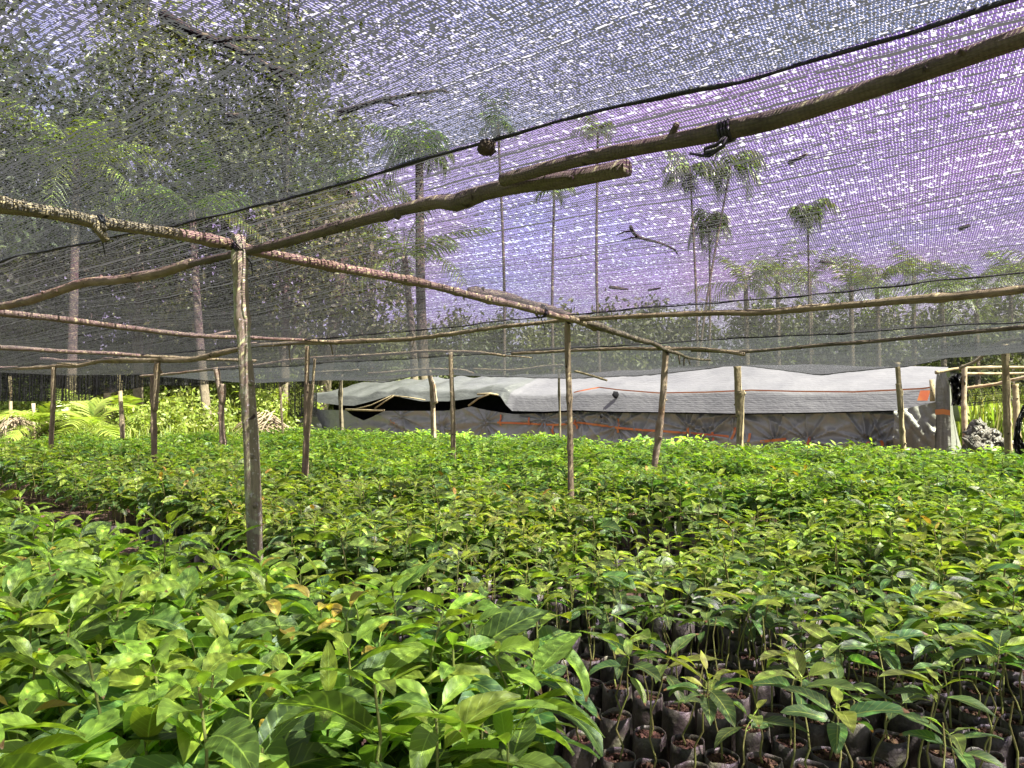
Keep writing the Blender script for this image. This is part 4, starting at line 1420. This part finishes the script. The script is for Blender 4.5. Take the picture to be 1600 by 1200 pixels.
def tree(px, y, top_py, width, label, age=0.25, n=150, size=0.30, lobes=9, low=0.25, mat='tree_leaf', group='trees beyond the nets', r=0.16, name='tree', lean=0.0):
    tree_n[0] += 1
    rng = np.random.default_rng(tree_n[0] * 31)
    base = aty(px, 638, y); base.z = 0
    H = aty(px, top_py, y).z
    root = empty(name, base)
    lb, ends = [], []
    for i in range(lobes):
        f = low + (1 - low) * (i + .6) / lobes
        rr = width * 0.5 * math.sin(PI * min(.94, .2 + .75 * (i + .5) / lobes)) * rng.uniform(.75, 1.1)
        a = i * 2.4 + rng.random()
        cx, cy = math.cos(a) * rr * .55 + lean * f, math.sin(a) * rr * .55
        lb.append(((cx, cy, H * f - rr * .15), (rr * .62, rr * .62, rr * rng.uniform(.45, .65))))
        ends.append((cx, cy, H * f - rr * .2))
    V, F, t = crown_mesh(rng, lb, n, size, age)
    link('crown', mesh_np('crown', V, F, M[mat], tint=t, smooth=False), root)
    mb = MB()
    tp = [Vector((lean * f, 0.1 * mnoise.noise(Vector((f * 3, tree_n[0], 0))), H * .92 * f - .1)) for f in np.linspace(0, 1, 9)]
    mb.tube(tp, [r * (1.2 - 1.0 * f) for f in np.linspace(0, 1, 9)], 8, .15, tree_n[0])
    for e in ends[:-1]:
        e = Vector(e)
        k = max(0.15, e.z / H - .22)
        b = Vector((lean * k, 0, H * .92 * k))
        mb.tube([b, b.lerp(e, .5) + Vector((0, 0, .15)), e], [r * .4, r * .25, r * .08], 6, .15)
    mb.build('trunk', M['trunk'], root)
    tag(root, label, 'tree' if name == 'tree' else 'bush', group)
    return root


# slender areca palms seen through the net, right of the middle
palm(1078, 262, 30, 1090, 'areca palm with a drooping crown, wider of the leaning pair', fl=1.55, nf=14, droop=150, hang=1.2, ll=.62, r=.05)
palm(1142, 258, 30, 1076, 'areca palm leaning away, with the highest crown of the leaning pair', fl=1.5, nf=12, droop=145, hang=1.2, ll=.6, r=.05)
palm(1108, 345, 31, 1100, 'short areca palm with a crown below the leaning pair', fl=1.4, nf=13, droop=150, hang=1.3, ll=.6, r=.05)
palm(1262, 330, 32, 1268, 'lone areca palm standing clear over the distant palm grove', fl=1.35, nf=14, droop=150, hang=1.2, ll=.6, r=.05)
palm(934, 205, 28, 942, 'thin areca palm behind the dark rope beam', fl=1.1, nf=11, droop=120, hang=.8, ll=.4, r=.055)
palm(866, 296, 28, 868, 'shortest thin areca palm just below the lapped beam', fl=.9, nf=10, droop=120, hang=.8, ll=.4, r=.055)
palm(778, 190, 30, 787, 'thin areca palm behind the clump on the seam', fl=1.3, nf=12, droop=120, hang=.8, ll=.45, r=.06)
palm(655, 235, 33, 668, 'dark stout palm with a shaggy crown at the edge of the trees', fl=2.5, nf=16, droop=110, hang=.9, ll=.8, r=.22, nleaf=20)
palm(632, 400, 32, 650, 'coconut palm with long arching fronds low behind the beam', fl=3.6, nf=12, droop=75, hang=.6, ll=.9, r=.16, nleaf=24)
palm(548, 300, 36, 495, 'leaning thick trunked palm behind the first beam', fl=3.6, nf=13, droop=100, hang=.8, ll=1.0, r=.30, nleaf=20)
palm(300, 330, 24, 330, 'coconut palm among the dense trees beside the curtain', fl=2.8, nf=13, droop=80, hang=.7, ll=.7, r=.14, nleaf=22)
palm(120, 250, 23, 110, 'yellowish coconut palm rising behind the net curtain', fl=2.8, nf=13, droop=80, hang=.7, ll=.7, r=.14, nleaf=22, age=.7)

TREES = [
    (-40, 24, -80, 6.5, 'dense dark tree rising behind the pleated curtain', 0.35), (90, 28, 150, 5.5, 'lower round tree between the curtain posts', 0.50),
    (215, 26, -140, 6.0, 'tall yellowish tree reaching out of the picture', 0.82), (345, 30, 60, 6.0, 'tall dark tree behind the first post', 0.40),
    (445, 27, -120, 6.2, 'tall leafy tree with pale yellow clumps behind the near net', 0.70), (500, 39, 170, 6.0, 'slim dark tree beside the leaning palm', 0.38),
    (580, 40, 300, 5.0, 'small round tree low behind the long pole', 0.50), (150, 34, 60, 7.0, 'broad green tree far behind the curtain', 0.45),
    (420, 33, 330, 5.0, 'bushy green tree low behind the lichened post', 0.65), (260, 32, 350, 6.0, 'low spreading tree above the grassy bank', 0.70),
    (30, 30, 380, 5.5, 'low dark tree at the end of the curtain', 0.50),
]
TREES += [(-60, 37, 540, 6, 'bushy understorey tree far behind the curtain end', 0.70), (70, 38, 520, 6, 'thick understorey tree behind the young coconuts', 0.65), (190, 39, 530, 6, 'thick understorey tree behind the grey tapering post', 0.80), (300, 40, 510, 6.5, 'thick understorey tree behind the grassy bank', 0.75), (400, 41, 525, 6.5, 'thick understorey tree behind the lichened post', 0.90), (480, 43, 520, 6.5, 'thick understorey tree behind the black net drop', 0.80), (560, 45, 500, 7, 'thick understorey tree behind the shelter end', 0.60)]
for px, y, tp, w, lab, age in TREES:
    tree(px, y, tp, w, lab, age, n=95, size=0.36, lobes=12, low=0.25)
# distant grove on the right and haze-soft tree line in the middle
GR = [(1165, 436), (1215, 418), (1265, 432), (1330, 440), (1370, 430), (1428, 425), (1470, 445), (1525, 440), (1580, 425), (1625, 410)]
for i, (px, py) in enumerate(GR):
    palm(px, py + 8, 52 + 5 * (i % 3), px + 4, '%s palm of the distant grove counted from the shelter middle' % ordw(i + 1), fl=3.6, nf=14, droop=85, hang=.7, ll=1.0, r=.19, nleaf=16, group='palms of the distant grove', age=.4)
MT = [(960, 470, 5), (1020, 462, 6), (1090, 478, 5), (880, 480, 5), (800, 490, 6), (720, 485, 6), (1190, 470, 7), (1300, 470, 7), (1400, 466, 7), (1500, 468, 7), (1590, 462, 7), (640, 480, 6)]
for i, (px, py, w) in enumerate(MT):
    tree(px, 62 + 4 * (i % 3), py, w * 1.5, '%s soft rounded tree of the far tree line' % ['yellow green', 'tall', 'dark green', 'low', 'broad', 'pale', 'leafy', 'wide', 'shady', 'thick', 'outermost', 'slim'][i], [.45, .3, .2, .5, .35][i % 5], n=60, size=.55, lobes=8, low=.2, group='far tree line')

# bushes and young coconuts in the opening on the left
for i, (px, y, py, w, lab, age) in enumerate([
        (262, 23, 628, 2.6, 'sunlit bright green bush beside the dark red post', .8), (300, 25, 612, 2.6, 'tallest sunlit bush on the grassy bank', .85),
        (325, 22.5, 640, 2.0, 'low leafy bush before the pale crooked post', .75), (222, 27, 600, 2.4, 'yellow green bush behind the grey tapering post', .7),
        (420, 27, 596, 3.4, 'bright bush between the lichened post and the shelter', .9), (375, 30, 580, 3.6, 'tall bush behind the lichened post', .75),
        (40, 27, 596, 3.4, 'pale bush below the curtain', .6), (115, 29, 600, 2.6, 'shady bush below the curtain middle', .45),
        (455, 30, 590, 3.0, 'yellow green bush beside the black net drop', .9)]):
    tree(px, y, py, w, lab, age, n=420, size=.17, lobes=8, low=.1, mat='grass', group='sunlit bushes on the bank', r=.03, name='bush')
for px, py, y, lab, fl in [(148, 668, 20.5, 'young coconut with yellow fronds beside the grey post', 1.5), (112, 662, 22, 'young coconut with pale fronds behind the grey post', 1.5), (205, 655, 24, 'young coconut with wide fronds under the curtain end', 1.9), (60, 664, 21, 'young coconut with dull fronds at the curtain end', 1.4)]:
    palm(px, py, y, px, lab, cat='young palm', fl=fl, nf=10, droop=80, hang=.35, ll=.55, nleaf=22, trunk=False, group='young coconuts by the side opening', age=.75)


def dry_heap(px, y, label, n, seed):
    rng = np.random.default_rng(seed)
    p = aty(px, 670, y); p.z = 0
    mb = MB()
    for i in range(n):
        a = rng.uniform(0, 6.3); L = rng.uniform(.8, 1.7)
        s = Vector((rng.uniform(-.3, .3), rng.uniform(-.3, .3), rng.uniform(.5, 1.25)))
        e = s + Vector((math.cos(a) * L, math.sin(a) * L * .6, -s.z + .08))
        mb.tube([s, s.lerp(e, .5) + Vector((0, 0, .18)), e], [.022, .018, .008], 5, .2, i)
    o = mb.build('dry_frond_heap', M['dry']); o.location = p
    tag(o, label, 'dead fronds')


dry_heap(418, 23, 'grey pink heap of dead palm fronds beside the shelter end', 60, 5)
dry_heap(30, 22, 'heap of dead fronds below the curtain end', 60, 6)
dry_heap(330, 28, 'dark dead fronds behind the pale crooked post', 26, 8)
for i, (px, t, b, y, r, lab) in enumerate([(16, 588, 672, 22, .05, 'thin pale stem beyond the curtain end'), (52, 630, 672, 21, .05, 'thin pale stake beside the dead fronds'), (318, 590, 662, 24, .04, 'thin stake behind the bank bushes'), (437, 600, 670, 21, .035, 'leaning pale stake beside the shelter end'), (385, 596, 680, 24, .20, 'pale tree stump trunk behind the lichened post'), (172, 606, 662, 27, .22, 'brown palm trunk under the curtain end')]):
    a, g = aty(px, t, y), aty(px + (8 if i == 3 else 2), b, y); g.z = -.05
    pole([g, a.lerp(g, .5), a], r, r * .9, M['bark_pale'], lab, 'stake' if r < .1 else 'trunk_stump', 'stake' if r < .1 else 'tree trunk', 'bare stems in the side opening', step=.2)


def blades(name, spots, h, w, mat, label, seed, age=.6, stiff=.5):
    rng = np.random.default_rng(seed)
    n = len(spots)
    S = np.array(spots)
    a = rng.random(n) * 6.283
    d = np.stack([np.cos(a), np.sin(a), np.zeros(n)], 1)
    s = np.stack([-np.sin(a), np.cos(a), np.zeros(n)], 1)
    H = h * rng.uniform(.5, 1.2, n)[:, None]
    up = np.array([0, 0, 1.0])
    W = w * rng.uniform(.6, 1.3, n)[:, None]
    b = rng.uniform(.1, 1, n)[:, None] * stiff
    p0, p1, p2, p3 = S, S + up * H * .45 + d * H * b * .15, S + up * H * .8 + d * H * b * .45, S + up * H * (1 - .25 * b) + d * H * b * .95
    V = np.stack([p0 - s * W, p0 + s * W, p1 - s * W, p1 + s * W, p2 - s * W * .7, p2 + s * W * .7, p3 - s * W * .05, p3 + s * W * .05], 1).reshape(-1, 3)
    q = np.array([[0, 1, 3, 2], [2, 3, 5, 4], [4, 5, 7, 6]])
    F = (np.arange(n)[:, None, None] * 8 + q[None]).reshape(-1, 4)
    t = np.zeros((n, 4), np.float32); t[:, 0] = np.clip(age + .25 * rng.standard_normal(n), 0, 1); t[:, 1] = rng.random(n); t[:, 3] = 1
    t[:, 2] = (rng.random(n) < .06) * .8
    o = link(name, mesh_np(name, V, F, mat, tint=np.repeat(t, 8, 0), smooth=False))
    tag(o, label, 'grass', None, 'stuff')


rg = np.random.default_rng(77)
sp = []
for _ in range(5200):
    y = rg.uniform(17.5, 27)
    p = aty(rg.uniform(1485, 1680), 638, y); sp.append((p.x, p.y, 0))
blades('tall_grass', sp, 1.75, .022, M['grass'], 'tall bright green grass behind the heap of bags', 3, .75, .55)
sp = []
for _ in range(9000):
    y = rg.uniform(21, 34)
    p = aty(rg.uniform(-60, 470), 638, y); sp.append((p.x, p.y, 0))
blades('bank_grass', sp, .8, .014, M['grass'], 'bright sunlit grass on the bank beyond the side opening', 4, .7, .7)
